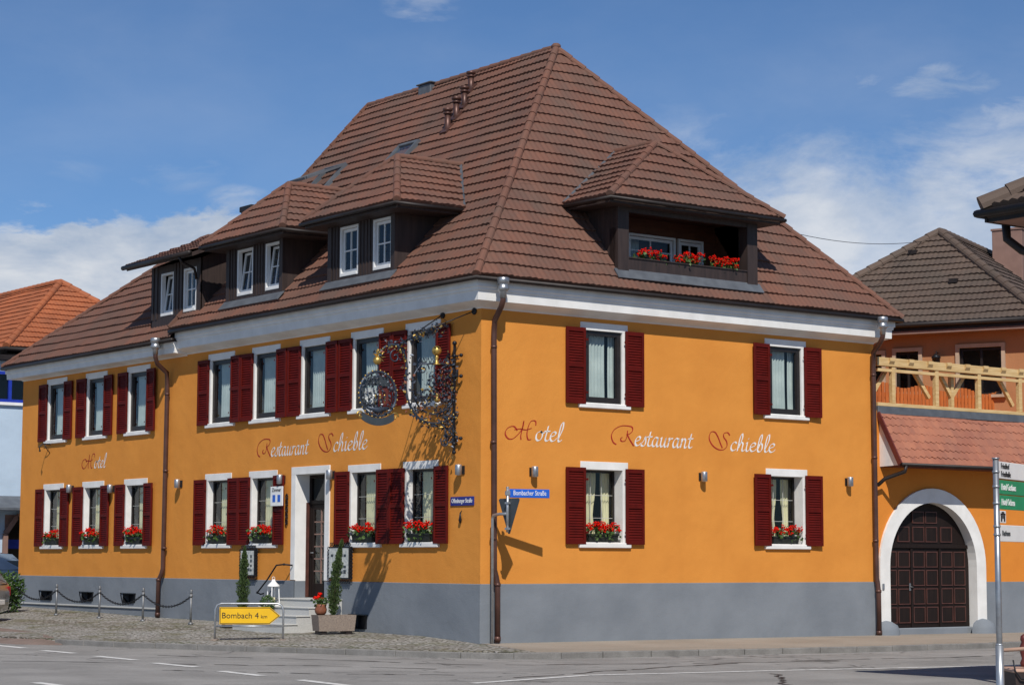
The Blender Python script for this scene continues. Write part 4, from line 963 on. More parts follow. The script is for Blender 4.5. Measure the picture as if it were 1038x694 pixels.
# ---- painted lettering, brush strokes in script
GL = {
 'H': ([[(.62, .95), (.25, 1.35), (-.35, 1.15), (-.62, .62), (-.35, .12), (.15, .10), (.75, .62), (1.18, 1.25), (1.30, 1.95)], [(1.28, 1.9), (1.12, 1.1), (.98, .4), (1.02, .05)], [(.35, 1.02), (.9, 1.12), (1.5, 1.05), (2.1, 1.25)], [(2.55, 1.55), (2.50, 1.98), (2.05, 1.95), (1.75, 1.35), (1.62, .6), (1.75, .08), (2.05, .12)]], 2.35, 1),
 'R': ([[(1.05, 1.55), (.98, .95), (.75, .48), (.35, .42), (.25, .70), (.45, .82)], [(1.0, 2.05), (.3, 2.0), (-.45, 1.6), (-.80, .95), (-.62, .30), (-.25, .05)], [(1.0, 2.05), (1.55, 1.95), (1.62, 1.55), (1.25, 1.22), (.92, 1.15)], [(1.02, 1.15), (1.30, .62), (1.75, -.02)]], 1.70, 1),
 'S': ([[(1.85, 1.70), (1.60, 2.0), (1.22, 1.85), (1.22, 1.45), (1.50, 1.0), (1.52, .45), (1.1, .05), (.5, .12), (-.05, .6), (-.32, 1.3), (-.12, 1.95), (.3, 1.95), (.62, 1.4), (.85, .75), (1.05, .25)]], 1.75, 1),
 'o': ([[(.45, .98), (.12, .75), (.1, .25), (.35, .02), (.65, .25), (.7, .75), (.45, .98), (.75, .8), (.95, .9)]], .82, 0),
 't': ([[(.35, 1.55), (.28, .8), (.22, .2), (.42, .02), (.65, .2)], [(.02, 1.0), (.62, 1.03)]], .62, 0),
 'e': ([[(.1, .45), (.5, .62), (.62, .85), (.42, 1.0), (.15, .75), (.1, .3), (.32, .02), (.62, .15), (.75, .35)]], .72, 0),
 'l': ([[(.2, .25), (.52, 1.3), (.5, 1.95), (.32, 1.8), (.22, 1.0), (.2, .25), (.35, .0), (.6, .22)]], .55, 0),
 's': ([[(.0, .1), (.35, .7), (.42, 1.02), (.55, .55), (.5, .12), (.25, .0), (.08, .12)]], .6, 0),
 'a': ([[(.65, .88), (.4, 1.0), (.12, .65), (.1, .2), (.3, .0), (.55, .3), (.68, .95)], [(.7, .98), (.62, .25), (.75, .0), (.95, .2)]], .88, 0),
 'u': ([[(.05, .85), (.2, .98), (.15, .3), (.3, .0), (.55, .3), (.68, .98)], [(.7, .98), (.62, .25), (.75, .0), (.95, .2)]], .9, 0),
 'r': ([[(.05, .85), (.2, .98), (.15, .4), (.12, .0)], [(.15, .5), (.35, .92), (.6, .92)]], .6, 0),
 'n': ([[(.05, .85), (.2, .98), (.15, .4), (.12, .0)], [(.15, .5), (.4, .98), (.62, .8), (.58, .2), (.7, .0), (.9, .2)]], .85, 0),
 'c': ([[(.62, .82), (.42, 1.0), (.14, .7), (.1, .25), (.32, .0), (.65, .2)]], .66, 0),
 'h': ([[(.2, .3), (.48, 1.4), (.42, 1.95), (.25, 1.6), (.16, .7), (.12, .0)], [(.15, .5), (.4, .98), (.62, .8), (.58, .2), (.7, .0), (.9, .2)]], .85, 0),
 'i': ([[(.05, .85), (.2, .98), (.16, .2), (.3, .0), (.5, .2)], [(.26, 1.36), (.30, 1.46)]], .46, 0),
 'b': ([[(.2, .3), (.48, 1.4), (.42, 1.95), (.25, 1.6), (.16, .7), (.18, .15), (.4, .0), (.62, .3), (.6, .8), (.4, .95), (.2, .7)]], .72, 0)}
def catmull(P, n_=7):
    out_ = []; P = [P[0]] + P + [P[-1]]
    for i in range(1, len(P) - 2):
        p0, p1, p2, p3 = P[i - 1:i + 3]
        for k in range(n_):
            t = k / n_; out_.append(tuple(.5 * (2 * p1[j] + (p2[j] - p0[j]) * t + (2 * p0[j] - 5 * p1[j] + 4 * p2[j] - p3[j]) * t * t + (3 * p1[j] - p0[j] - 3 * p2[j] + p3[j]) * t ** 3) for j in (0, 1)))
    out_.append(P[-2]); return out_
def script(word, mp, s0, s1, zbase, xh, pen=.05):
    """brush lettering between s0 and s1 along a wall; capitals red, the rest white"""
    adv = 0; items = []
    for ch in word:
        st, w, cap = GL[ch]; items.append((ch, st, adv, cap)); adv += w + (.08 if cap else .02)
    lo = min(p[0] + .0 for st in items[0][1] for p in st); tot = adv - lo; k = abs(s1 - s0) / tot; sg = 1 if s1 > s0 else -1
    red, wht = MB(), MB()
    for ch, st, ax, cap in items:
        tgt = red if cap else wht
        for line in st:
            pts = catmull(line); V = []; F = []
            for (x, y) in pts:
                xx = (x + ax - lo) * k + (y * .20 * xh if not cap else 0); zz = zbase + y * xh
                pw = pen * (.72 if cap else .95) * .5; ox, oz = math.cos(R(35)) * pw, math.sin(R(35)) * pw
                V += [mp(s0 + sg * (xx - ox), zz - oz), mp(s0 + sg * (xx + ox), zz + oz)]
            q = .0075 if cap else .006
            F = [(2 * i, 2 * i + 1, 2 * i + 3, 2 * i + 2) for i in range(len(pts) - 1)]
            tgt.add(V, F)
            V2 = []                                                # hairline so that strokes along the pen never vanish
            for i, (x, y) in enumerate(pts):
                xx = (x + ax - lo) * k + (y * .20 * xh if not cap else 0); zz = zbase + y * xh
                a = pts[max(i - 1, 0)]; b = pts[min(i + 1, len(pts) - 1)]; dx, dz = (b[0] - a[0]) * k, (b[1] - a[1]) * xh; l_ = math.hypot(dx, dz) or 1
                V2 += [mp(s0 + sg * (xx - dz / l_ * q), zz + dx / l_ * q, .0012), mp(s0 + sg * (xx + dz / l_ * q), zz - dx / l_ * q, .0012)]
            tgt.add(V2, F)
    return red, wht
mR = lambda s, z, e=0: (s, -.004 - e, z); mL = lambda s, z, e=0: (-.004 - e, s, z)
for word, mp_, s0, s1, zb, xh, pen in (('Hotel', mR, .60, 2.03, 4.03, .20, .05), ('Restaurant', mR, 3.36, 5.60, 4.02, .20, .05), ('Schieble', mR, 6.10, 8.05, 4.01, .195, .05),
                                   ('Hotel', mL, 18.0, 16.6, 4.0, .19, .05), ('Restaurant', mL, 8.76, 6.52, 3.97, .20, .05), ('Schieble', mL, 6.08, 4.12, 3.98, .20, .05)):
    r_, w_ = script(word, mp_, s0, s1, zb, xh, pen)
    r_.build('lettering', 'redtext', hotel); w_.build('lettering', 'whitetext', hotel)

# ================================================================== NEIGHBOURING BUILDINGS
# ---- gate building joined to the right end
gate = thing('gate_building', 'orange gate wing with a white rimmed arch and red tiled canopy', 'gatehouse', (11.3, 0, 0))
def G(mb, name, mats, parent=gate):
    o = mb.build(name, mats, None, origin=(11.3, 0, 0)); o.parent = gate if parent is gate else parent
    if parent is gate: o.location = (0, 0, 0)
    else: o.location = (0, 0, 0)
    return o
GX0, GX1, GY = 11.26, 24.0, .04
AXC, AR, ASZ = 13.19, 1.50, 1.50            # arch opening: centre, half width, spring height
def arch_pts(r, base, n_=28): return [(AXC - r, base)] + [(AXC - r * math.cos(math.pi * i / n_), ASZ + r * 1.0 * math.sin(math.pi * i / n_)) for i in range(n_ + 1)] + [(AXC + r, base)]
def arch_wall(mb, y, x0, x1, z0, z1, r):
    """wall sheet with an arched hole"""
    n_ = 28; A = arch_pts(r, z0, n_)[1:-1]
    mb.quad((x0, y, z0), (AXC - r, y, z0), (AXC - r, y, min(ASZ, z1)), (x0, y, min(ASZ, z1))); mb.quad((AXC + r, y, z0), (x1, y, z0), (x1, y, min(ASZ, z1)), (AXC + r, y, min(ASZ, z1)))
    if z1 <= ASZ: return
    L_ = [(x0, ASZ)] + [(x0 + (AXC - x0) * i / 14, z1) for i in range(1, 15)]
    for i in range(n_):
        a, b = A[i], A[i + 1]
        ta = (x0 + (x1 - x0) * i / n_, z1) if i else (x0, z1); tb = (x0 + (x1 - x0) * (i + 1) / n_, z1)
        mb.quad((a[0], y, a[1]), (b[0], y, b[1]), (tb[0], y, tb[1]), (ta[0], y, ta[1]))
    mb.add([(x0, y, ASZ), (A[0][0], y, ASZ), (x0, y, z1)], [(0, 1, 2)]); mb.add([(A[-1][0], y, ASZ), (x1, y, ASZ), (x1, y, z1)], [(0, 1, 2)])
mb = MB(); arch_wall(mb, GY, GX0, GX1, 1.14, 5.10, AR + .02)
mb.quad((GX1, GY, -.3), (GX1, 9, -.3), (GX1, 9, 5.1), (GX1, GY, 5.1)); mb.quad((GX0, GY, 5.08), (GX1, GY, 5.08), (GX1, 9, 5.08), (GX0, 9, 5.08)); mb.quad((GX0, 9, -.3), (GX1, 9, -.3), (GX1, 9, 5.1), (GX0, 9, 5.1)); mb.quad((GX0, GY, -.3), (GX0, 9, -.3), (GX0, 9, 5.1), (GX0, GY, 5.1))
G(mb, 'wall', 'orange_annex')
mb = MB(); arch_wall(mb, GY - .02, GX0, GX1, -.4, 1.14, AR + .02); [mb.quad((a, GY - .02, 1.14), (b, GY - .02, 1.14), (b, GY + .01, 1.15), (a, GY + .01, 1.15)) for a, b in ((GX0, AXC - AR - .1), (AXC + AR + .1, GX1))]; G(mb, 'plinth', 'plinth')
mb = MB(); o_, i_ = arch_pts(AR + .335, -.35), arch_pts(AR, -.35); y = GY - .055
for a in range(len(o_) - 1):
    mb.quad((o_[a][0], y, o_[a][1]), (o_[a + 1][0], y, o_[a + 1][1]), (i_[a + 1][0], y, i_[a + 1][1]), (i_[a][0], y, i_[a][1]))
    mb.quad((o_[a][0], y, o_[a][1]), (o_[a + 1][0], y, o_[a + 1][1]), (o_[a + 1][0], GY + .02, o_[a + 1][1]), (o_[a][0], GY + .02, o_[a][1]))
    mb.quad((i_[a][0], y, i_[a][1]), (i_[a + 1][0], y, i_[a + 1][1]), (i_[a + 1][0], GY + .26, i_[a + 1][1]), (i_[a][0], GY + .26, i_[a][1]))
G(mb, 'arch_surround', 'white')
for x, s in ((AXC - AR - .17, -1), (AXC + AR + .17, 1)):
    mb = MB(); K = 9; V = []
    for j, (r_, z_) in enumerate(((.36, -.4), (.34, .05), (.29, .17), (.16, .25), (.02, .28))):
        for k in range(K): a = math.pi * k / (K - 1); V.append((x - r_ * math.cos(a) * 1.0, GY + .30 - (r_ + .0) * math.sin(a) - .32, z_))
    mb.add(V, [(j * K + k, j * K + k + 1, (j + 1) * K + k + 1, (j + 1) * K + k) for j in range(4) for k in range(K - 1)], 0, True)
    G(mb, 'guard_stone', 'plinth')
# the gate: boarded leaves with small framed panels
yd = GY + .20
mb = MB(); A = arch_pts(AR + .01, -.35); mb.prism([(x, yd, z) for x, z in A], (0, .06, 0)); gleaf = G(mb, 'gate_leaf', 'doorwood')
def panel(x0, x1, z0, z1):
    w = .022; fb = MB()
    for a in ((x0, x0 + w, z0, z1), (x1 - w, x1, z0, z1), (x0 + w, x1 - w, z0, z0 + w), (x0 + w, x1 - w, z1 - w, z1)): fb.box(a[0], a[1], yd - .024, yd - .002, a[2], a[3])
    fb.box(x0 + w, x1 - w, yd - .016, yd - .002, z0 + w, z1 - w, 1, .012); G(fb, 'panel', ['doorred', 'doorwood'], gleaf)
for gx in (-1.43, -.47, .50):
    for c in range(2):
        x0 = AXC + gx + c * .45; x1 = x0 + .40
        for r_ in range(4): panel(x0, x1, .20 + r_ * .43, .20 + r_ * .43 + .37)
        for z0, z1 in ((2.08, 2.44), (2.52, 2.80)):
            xm = max(abs(x0 - AXC), abs(x1 - AXC))
            if (xm / AR) ** 2 + ((z1 - ASZ) / AR) ** 2 < .97: panel(x0, x1, z0, z1)
mb = MB()
for x in (-.52, .455): mb.box(AXC + x - .035, AXC + x + .035, yd - .03, yd - .002, -.1, 1.93)
mb.box(AXC - 1.49, AXC + 1.49, yd - .05, yd - .002, 1.935, 2.02, 0, .01); G(mb, 'gate_rail', 'doorwood', gleaf)
mb = MB(); mb.tube([(AXC - .60, yd - .01, 1.04), (AXC - .60, yd - .06, 1.04), (AXC - .52, yd - .06, 1.03)], .010, 7); mb.box(AXC - .63, AXC - .57, yd - .035, yd - .031, .95, 1.12); G(mb, 'handle', 'steel', gleaf)
mb = MB(); mb.box(AXC - 1.5, AXC + 1.5, GY + .1, yd - .005, -.3, .09, 0, .02); G(mb, 'threshold', 'plinth')
mb = MB(); mb.box(11.405, 11.47, GY - .085, GY - .056, .98, 1.12, 0, .008); G(mb, 'bell_plate', 'zinc')
# canopy
cz0, cz1, cy0, cy1, cx0 = 3.84, 5.04, -.62, GY - .01, 11.42
me = tface([(cx0, cy0, cz0), (GX1, cy0, cz0), (GX1, cy1, cz1), (cx0, cy1, cz1)], 'tile_red', course=.21, tw=.19, roll=.19, amp=.006, lip=.022, sub=6, scallop=.05)
me.transform(Matrix.Translation((-11.3, 0, 0))); o = mesh_obj('canopy_roof', me, gate)
mb = MB(); mb.prism([(cx0 + .03, cy0 + .04, cz0 - .02), (cx0 + .03, GY, cz0 - .04), (cx0 + .03, GY, cz1 - .04)], (.03, 0, 0)); G(mb, 'canopy_gable', 'white')
mb = MB(); slab(mb, [(cx0, cy0, cz0), (GX1, cy0, cz0), (GX1, cy1, cz1), (cx0, cy1, cz1)], .01, .05); mb.box(cx0 + .06, GX1, cy0 + .06, GY, cz0 - .05, cz0 - .02); mb.box(cx0 + .06, GX1, cy0 + .012, cy0 + .035, cz0 - .06, cz0 + .03); G(mb, 'canopy_soffit', 'rustred')
mb = MB(); mb.bar((cx0 - .02, cy0 - .02, cz0 + .0), (cx0 - .02, cy1, cz1 + .0), .04, .12); G(mb, 'verge_board', 'rustred')
mb = MB(); gutter_line(mb, [(cx0 - .02, cy0 - .07, cz0 - .01), (GX1, cy0 - .07, cz0 - .01)], .04); mb.tube([(cx0 + .12, cy0 - .07, cz0 - .03), (cx0 + .10, cy0 - .05, cz0 - .17), (cx0 - .05, -.2, 3.52), (11.2, -.12, 3.36)], .045, 8); G(mb, 'gutter', 'gutter')
mb = MB(); mb.box(cx0 - .04, GX1, GY - .05, GY + .14, 5.02, 5.20, 0, .01); G(mb, 'parapet_flashing', 'lead')

# ---- larch windbreak frame on the terrace
perg = thing('terrace_windbreak', 'pale larch post and beam frame standing on the terrace over the red canopy', 'pergola', (11.4, .1, 5.2))
def PG(mb, name, mats): o = mb.build(name, mats, None, origin=(11.4, .1, 5.2)); o.parent = perg; o.location = (0, 0, 0); return o
mb = MB(); mb.box(11.42, 16.75, .03, .17, 5.205, 5.29, 0, .008); PG(mb, 'bottom_rail', 'pine')
mb = MB(); mb.bar((11.42, .10, 6.245), (18.6, .10, 6.225), .14, .20, bev=.008); PG(mb, 'top_beam', 'pine')
mb = MB(); mb.box(11.46, 16.7, .06, .14, 6.02, 6.09); PG(mb, 'middle_rail', 'pine')
for x in (11.98, 13.48, 15.0, 16.52): mb = MB(); mb.box(x - .055, x + .055, .045, .155, 5.292, 6.142, 0, .006); PG(mb, 'post', 'pine')
x = 11.8
while x < 18.4:
    mb = MB(); mb.prism([(x, -.02, 6.27), (x, .028, 6.20), (x, .028, 6.345), (x, -.02, 6.345)], (.16, 0, 0)); PG(mb, 'rafter_end', 'pine'); x += .66
for xa, za, xb, zb2 in ((11.5, 5.5, 11.95, 6.05), (13.45, 5.5, 12.95, 6.08), (14.25, 5.55, 13.85, 6.08), (14.25, 5.55, 14.7, 6.08), (16.5, 5.45, 16.0, 6.08)):
    mb = MB(); mb.bar((xa, .30, za), (xb, .30, zb2), .08, .09); PG(mb, 'brace', 'pine')
mb = MB(); mb.box(14.2, 14.3, .25, .35, 5.3, 6.1); PG(mb, 'post', 'pine')
fen = thing('terrace_fence', 'orange stained board fence at the back of the terrace behind the windbreak', 'fence', (11.4, 3.2, 5.1))
fb = MB(); x = 11.4; rnd = random.Random(4); k = 0
while x < 22: h = 6.10 + .06 * math.sin(k * .55); fb.box(x, x + .10, 3.2, 3.225, 5.12, h); x += .137; k += 1
o = fb.build('boards', 'fencewood', None, origin=(11.4, 3.2, 5.1)); o.parent = fen; o.location = (0, 0, 0)
fb = MB(); fb.box(11.4, 22, 3.226, 3.28, 5.3, 5.4); fb.box(11.4, 22, 3.226, 3.28, 5.8, 5.9); o = fb.build('rail', 'fencewood', None, origin=(11.4, 3.2, 5.1)); o.parent = fen; o.location = (0, 0, 0)

# ---- house behind (its own axes: u along its front, v away)
a_ = R(29); rh = Vector((rt.x, rt.y, 0)).normalized(); fh = Vector((fw.x, fw.y, 0)).normalized()
u_ = (rh * math.cos(a_) - fh * math.sin(a_)); v_ = (rh * math.sin(a_) + fh * math.cos(a_)); Z_ = Vector((0, 0, 1))
CAMP = Vector((-24.441, -33.415, 1.65))
def at_px(px, py, D): return CAMP + fw * D + rt * ((px - 519) / 2119 * D) - up * ((py - 347) / 2119 * D)
ap_b = Vector((21.39, 6.84, 11.05))             # apex of the front hip
back = thing('brown_roofed_house', 'orange house with steep grey-brown hipped roof and chimney rising behind the terrace', 'house', (ap_b.x, ap_b.y, 0))
def BP(u, v, z): return Vector((ap_b.x, ap_b.y, 0)) + u_ * u + v_ * v + Z_ * z
def BB(mb, name, mats, parent=None): o = mb.build(name, mats, None, origin=(ap_b.x, ap_b.y, 0)); o.parent = parent or back; o.location = (0, 0, 0); return o
hw, rn, ez = 3.95, 3.9, 8.02; AZ = ap_b.z
me1 = tface([BP(-hw, -rn, ez), BP(hw, -rn, ez), BP(0, 0, AZ)], 'tile_grey', course=.34); me2 = tface([BP(hw, -rn, ez), BP(hw, 12, ez), BP(0, 12, AZ), BP(0, 0, AZ)], 'tile_grey', course=.34); me3 = tface([BP(-hw, 12, ez), BP(-hw, -rn, ez), BP(0, 0, AZ), BP(0, 12, AZ)], 'tile_grey', course=.34)
for m_ in (me1, me2, me3): m_.transform(Matrix.Translation((-ap_b.x, -ap_b.y, 0)))
rb = join_meshes('roof', [me1, me2, me3], 'tile_grey', back)
mb = MB(); e5 = Vector((0, 0, .05)); caps(mb, BP(-hw, -rn, ez) + e5, BP(0, 0, AZ) + e5, .13); caps(mb, BP(hw, -rn, ez) + e5, BP(0, 0, AZ) + e5, .13); caps(mb, BP(0, 12, AZ) + e5, BP(0, 0, AZ) + e5, .13); BB(mb, 'ridge_tiles', 'tile_grey')
mb = MB()
for (u, v, z) in ((-.5, -.9, .72), (1.1, -2.3, .41), (-2.0, -2.7, .31)):
    p = BP(u, v, AZ - (-v) / rn * (AZ - ez) + .05); mb = MB(); mb.obox(p, u_, v_, Z_, .12, .12, .06); BB(mb, 'roof_vent', 'gutter')
W0, WV = hw - .45, -rn + .5
def bq(mb, u0, u1, z0, z1, v, holes=()): grid_wall(mb, lambda s, z: BP(s, v, z), u0, u1, z0, z1, holes)
bw = [(-1.20, -.62, 6.2, 7.26), (-.22, .42, 6.2, 7.30), (1.55, 2.7, 6.05, 7.33)]
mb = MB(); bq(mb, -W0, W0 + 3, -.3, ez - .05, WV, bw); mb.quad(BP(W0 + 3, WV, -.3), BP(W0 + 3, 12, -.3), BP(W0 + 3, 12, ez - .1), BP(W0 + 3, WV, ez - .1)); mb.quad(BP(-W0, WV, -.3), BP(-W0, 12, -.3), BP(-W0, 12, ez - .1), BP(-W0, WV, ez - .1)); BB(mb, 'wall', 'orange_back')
mb = MB(); mb.obox(BP(1.5, -rn + .3, ez - .22), u_, v_, Z_, hw + 1.6, .28, .07); mb.obox(BP(hw - .3, 4, ez - .22), v_, u_, Z_, 7.5, .3, .07); BB(mb, 'eaves_board', 'mauve')
mb = MB(); mb.tube([BP(-hw, -rn - .05, ez - .05), BP(hw, -rn - .05, ez - .05)], .075, 8); mb.obox(BP(0, -rn + .04, ez - .12), u_, v_, Z_, hw, .03, .09); BB(mb, 'gutter', 'gutter')
for (a, b, c, d) in bw:
    mb = MB(); f = .07
    for q in ((a - .1, a, c, d + .1), (b, b + .1, c, d + .1), (a, b, d, d + .1)): mb.obox(BP((q[0] + q[1]) / 2, WV - .02, (q[2] + q[3]) / 2), u_, v_, Z_, (q[1] - q[0]) / 2, .04, (q[3] - q[2]) / 2)
    mb.obox(BP((a + b) / 2, WV - .04, c - .04), u_, v_, Z_, (b - a) / 2 + .12, .08, .038)
    w = BB(mb, 'window', 'beige')
    mb = MB()
    for q in ((a, a + f, c, d), (b - f, b, c, d), (a + f, b - f, d - f, d), (a + f, b - f, c, c + f), ((a + b) / 2 - .03, (a + b) / 2 + .03, c + f, d - f)): mb.obox(BP((q[0] + q[1]) / 2, WV + .1, (q[2] + q[3]) / 2), u_, v_, Z_, (q[1] - q[0]) / 2, .03, (q[3] - q[2]) / 2)
    BB(mb, 'sash', 'darkframe', w)
    mb = MB(); mb.quad(BP(a, WV + .1, c), BP(b, WV + .1, c), BP(b, WV + .1, d), BP(a, WV + .1, d)); BB(mb, 'pane', 'glass', w)
    mb = MB(); mb.quad(BP(a - .3, WV + 1, c - .3), BP(b + .3, WV + 1, c - .3), BP(b + .3, WV + 1, d + .3), BP(a - .3, WV + 1, d + .3)); BB(mb, 'interior', 'room', w)
mb = MB(); pc = BP(.85, 4.4, 0); mb.obox(pc + Z_ * 9.9, u_, v_, Z_, .46, .42, 1.75, 0, .01); mb.obox(pc + Z_ * 11.66, u_, v_, Z_, .49, .45, .03); BB(mb, 'chimney', 'mauve')
ln_ = thing('wall_lantern', 'small dark lantern on the orange wall of the house behind the terrace', 'wall lamp', tuple(BP(.95, WV - .16, 6.95)))
mb = MB(); p = BP(.95, WV - .16, 6.95); mb.lathe(p, [(.02, -.22), (.09, -.16), (.11, .12), (.14, .14), (.03, .24)], 8); mb.tube([p + Z_ * .2, p + Z_ * .3, p + Z_ * .28 + v_ * .16], .015, 6); o = mb.build('lantern_body', 'iron', None, origin=p); o.parent = ln_; o.location = (0, 0, 0)
# terrace clutter seen through the frame
tb = thing('folded_parasol', 'folded white parasol at the left end of the terrace', 'parasol', (12.6, 2.2, 5.1))
mb = MB(); mb.tube([(12.6, 2.2, 5.1), (12.6, 2.2, 6.4)], .025, 8); o = mb.build('pole', 'zinc', None, origin=(12.6, 2.2, 5.1)); o.parent = tb; o.location = (0, 0, 0)
mb = MB(); mb.lathe((12.6, 2.2, 5.1), [(.05, .62), (.15, .70), (.20, .95), (.12, 1.2), (.02, 1.35)], 9); o = mb.build('canopy', 'whiteframe', None, origin=(12.6, 2.2, 5.1)); o.parent = tb; o.location = (0, 0, 0)

# ---- pale blue house and orange roofed house at the left
blue = thing('pale_blue_house', 'pale blue rendered house with blue framed window beyond the left end', 'house', (0, 32, 0))
def BL(mb, name, mats, parent=None): o = mb.build(name, mats, None, origin=(0, 32, 0)); o.parent = parent or blue; o.location = (0, 0, 0); return o
bwin = (3.35, 4.62, 6.78, 7.80); arch = (3.95, 5.6, .3, 3.05)
mb = MB(); grid_wall(mb, lambda s, z: (s, 32, z), -3.5, 10, -.3, 8.15, [bwin, arch]); mb.quad((-3.5, 32, -.3), (-3.5, 35.6, -.3), (-3.5, 35.6, 8.15), (-3.5, 32, 8.15)); mb.quad((10, 32, -.3), (10, 35.6, -.3), (10, 35.6, 8.15), (10, 32, 8.15)); mb.quad((-3.5, 35.6, -.3), (10, 35.6, -.3), (10, 35.6, 8.15), (-3.5, 35.6, 8.15))
BL(mb, 'wall', 'blue_wall')
mb = MB(); mb.box(-3.7, 10.2, 31.7, 35.7, 8.15, 8.33, 0, .02); BL(mb, 'roof', 'gutter')
mb = MB(); mb.prism([(-3.5, 31.98, 3.68), (-3.5, 31.2, 3.28), (-3.5, 31.2, 3.20), (-3.5, 31.98, 3.20)], (13.5, 0, 0)); BL(mb, 'canopy', 'lead')
mb = MB(); a, b, c, d = bwin
for q in ((a, a + .1, c, d), (b - .1, b, c, d), (a + .1, b - .1, d - .1, d), (a + .1, b - .1, c, c + .1), ((a + b) / 2 - .05, (a + b) / 2 + .05, c + .1, d - .1)): mb.box(q[0], q[1], 31.95, 32.05, q[2], q[3])
w = BL(mb, 'window', 'bluepaint'); mb = MB(); mb.quad((a, 32.02, c), (b, 32.02, c), (b, 32.02, d), (a, 32.02, d)); BL(mb, 'pane', 'glass', w); mb = MB(); mb.quad((a - .2, 32.9, c - .2), (b + .2, 32.9, c - .2), (b + .2, 32.9, d + .2), (a - .2, 32.9, d + .2)); BL(mb, 'interior', 'room', w)
mb = MB(); mb.box(a - .1, b + .1, 31.9, 31.99, c - .1, c - .003); BL(mb, 'sill', 'signwhite', w)
mb = MB(); K = [(3.95, .3), (3.95, 2.45), (4.35, 3.02), (5.6, 3.05)]
for p, q in zip(K[:-1], K[1:]): mb.bar((p[0], 31.96, p[1]), (q[0], 31.96, q[1]), .12, .16)
mb.prism([(3.94, 31.99, 2.45), (4.35, 31.99, 3.06), (3.94, 31.99, 3.06)], (0, .04, 0))
g_ = BL(mb, 'gateway', 'mauve'); mb = MB(); mb.quad((3.6, 33.2, -.1), (6, 33.2, -.1), (6, 33.2, 3.2), (3.6, 33.2, 3.2)); BL(mb, 'interior', 'room', g_); mb = MB(); mb.box(4.1, 5.5, 32.6, 32.7, 1.95, 2.25); BL(mb, 'sign_strip', 'bluepaint', g_)
oh = thing('orange_roofed_house', 'house with bright orange hipped tile roof behind the pale blue house', 'house', (9.4, 40, 0))
e = 9.05; A_ = (5.55, 36, e); B_ = (13.25, 36, e); C_ = (9.4, 40, 12.05); D_ = (9.4, 56, 12.05)
mm = [tface([A_, B_, C_], 'tile_orange', course=.36), tface([(5.55, 56, e), A_, C_, D_], 'tile_orange', course=.36), tface([B_, (13.25, 56, e), D_, C_], 'tile_orange', course=.36)]
for m_ in mm: m_.transform(Matrix.Translation((-9.4, -40, 0)))
join_meshes('roof', mm, 'tile_orange', oh)
def OH(mb, name, mats): o = mb.build(name, mats, None, origin=(9.4, 40, 0)); o.parent = oh; o.location = (0, 0, 0); return o
mb = MB(); caps(mb, Vector(A_) + e5, Vector(C_) + e5, .13); caps(mb, Vector(B_) + e5, Vector(C_) + e5, .13); caps(mb, Vector(D_) + e5, Vector(C_) + e5, .13); OH(mb, 'ridge_tiles', 'tile_orange')
mb = MB(); mb.box(6.2, 12.6, 36.6, 56, -.3, e - .1); OH(mb, 'wall', 'wood_dark')
mb = MB(); gutter_line(mb, [(5.5, 56, e - .06), (5.5, 35.95, e - .06), (13.3, 35.95, e - .06)], .08); mb.box(5.6, 13.2, 36.05, 36.6, e - .16, e - .09); mb.box(5.6, 6.2, 36.05, 56, e - .16, e - .091); OH(mb, 'gutter', 'gutter')
g = MB(); g.quad((.1, 21.8, .30), (40, 21.8, .30), (40, 80, .42), (-4.9, 80, .42)); struct(g.build('side_street', 'asphalt'))

# ---- house at the right, nearest to the camera: one roof corner in view
rhs = thing('roadside_house', 'nearby house whose dark tiled roof corner and gutter enter at upper right', 'house', (-2.9, -15.05, 0))
def RH(mb, name, mats): o = mb.build(name, mats, None, origin=(-2.9, -15.05, 0)); o.parent = rhs; o.location = (0, 0, 0); return o
ex, ey, ez_ = -2.76, -15.14, 6.32; X2, Y2 = 9.0, -26.0; pk = 3.2; dxx = 5.0
P1, P2, P3, P4 = (ex, ey, ez_), (ex, Y2, ez_), (X2, Y2, ez_), (X2, ey, ez_); T1 = (ex + dxx, ey - 5.0, ez_ + pk); T2 = (X2 - dxx, ey - 5.0, ez_ + pk)
mm = [tface([P1, P2, T1], 'tile_grey', course=.34, amp=.03), tface([P4, P1, T1, T2], 'tile_grey', course=.34, amp=.03)]
for m_ in mm: m_.transform(Matrix.Translation((2.9, 15.05, 0)))
join_meshes('roof', mm, 'tile_grey', rhs)
mb = MB(); slab(mb, [P1, P2, T1], .02, .06); slab(mb, [P4, P1, T1, T2], .02, .06); slab(mb, [P2, P3, T2, T1], .0, .06); slab(mb, [P3, P4, T2], 0, .06); RH(mb, 'roof_underlay', 'roofbase')
mb = MB(); caps(mb, Vector(P1) + e5, Vector(T1) + e5, .14); RH(mb, 'ridge_tiles', 'tile_grey')
mb = MB(); mb.box(ex + .06, X2, ey - .95, ey - .06, ez_ - .17, ez_ - .12); mb.box(ex + .06, ex + .95, Y2, ey - .951, ez_ - .17, ez_ - .12); RH(mb, 'soffit', 'soffit')
mb = MB(); mb.tube([(ex - .06, Y2, ez_ - .06), (ex - .06, ey + .06, ez_ - .06), (X2, ey + .06, ez_ - .06)], .055, 8); mb.box(ex, X2, ey - .06, ey - .02, ez_ - .18, ez_ - .03); mb.box(ex + .02, ex + .06, Y2, ey - .06, ez_ - .18, ez_ - .03); RH(mb, 'gutter', 'gutter')
mb = MB(); mb.tube([(ex + .5, ey + .04, ez_ - .1), (ex + .5, ey + .02, ez_ - .35), (ex + .55, ey - .18, ez_ - .52), (ex + .8, ey - .75, ez_ - .75), (ex + .85, ey - .85, ez_ - 1.1), (ex + .85, ey - .85, -.1)], .06, 9); RH(mb, 'downpipe', 'gutter')
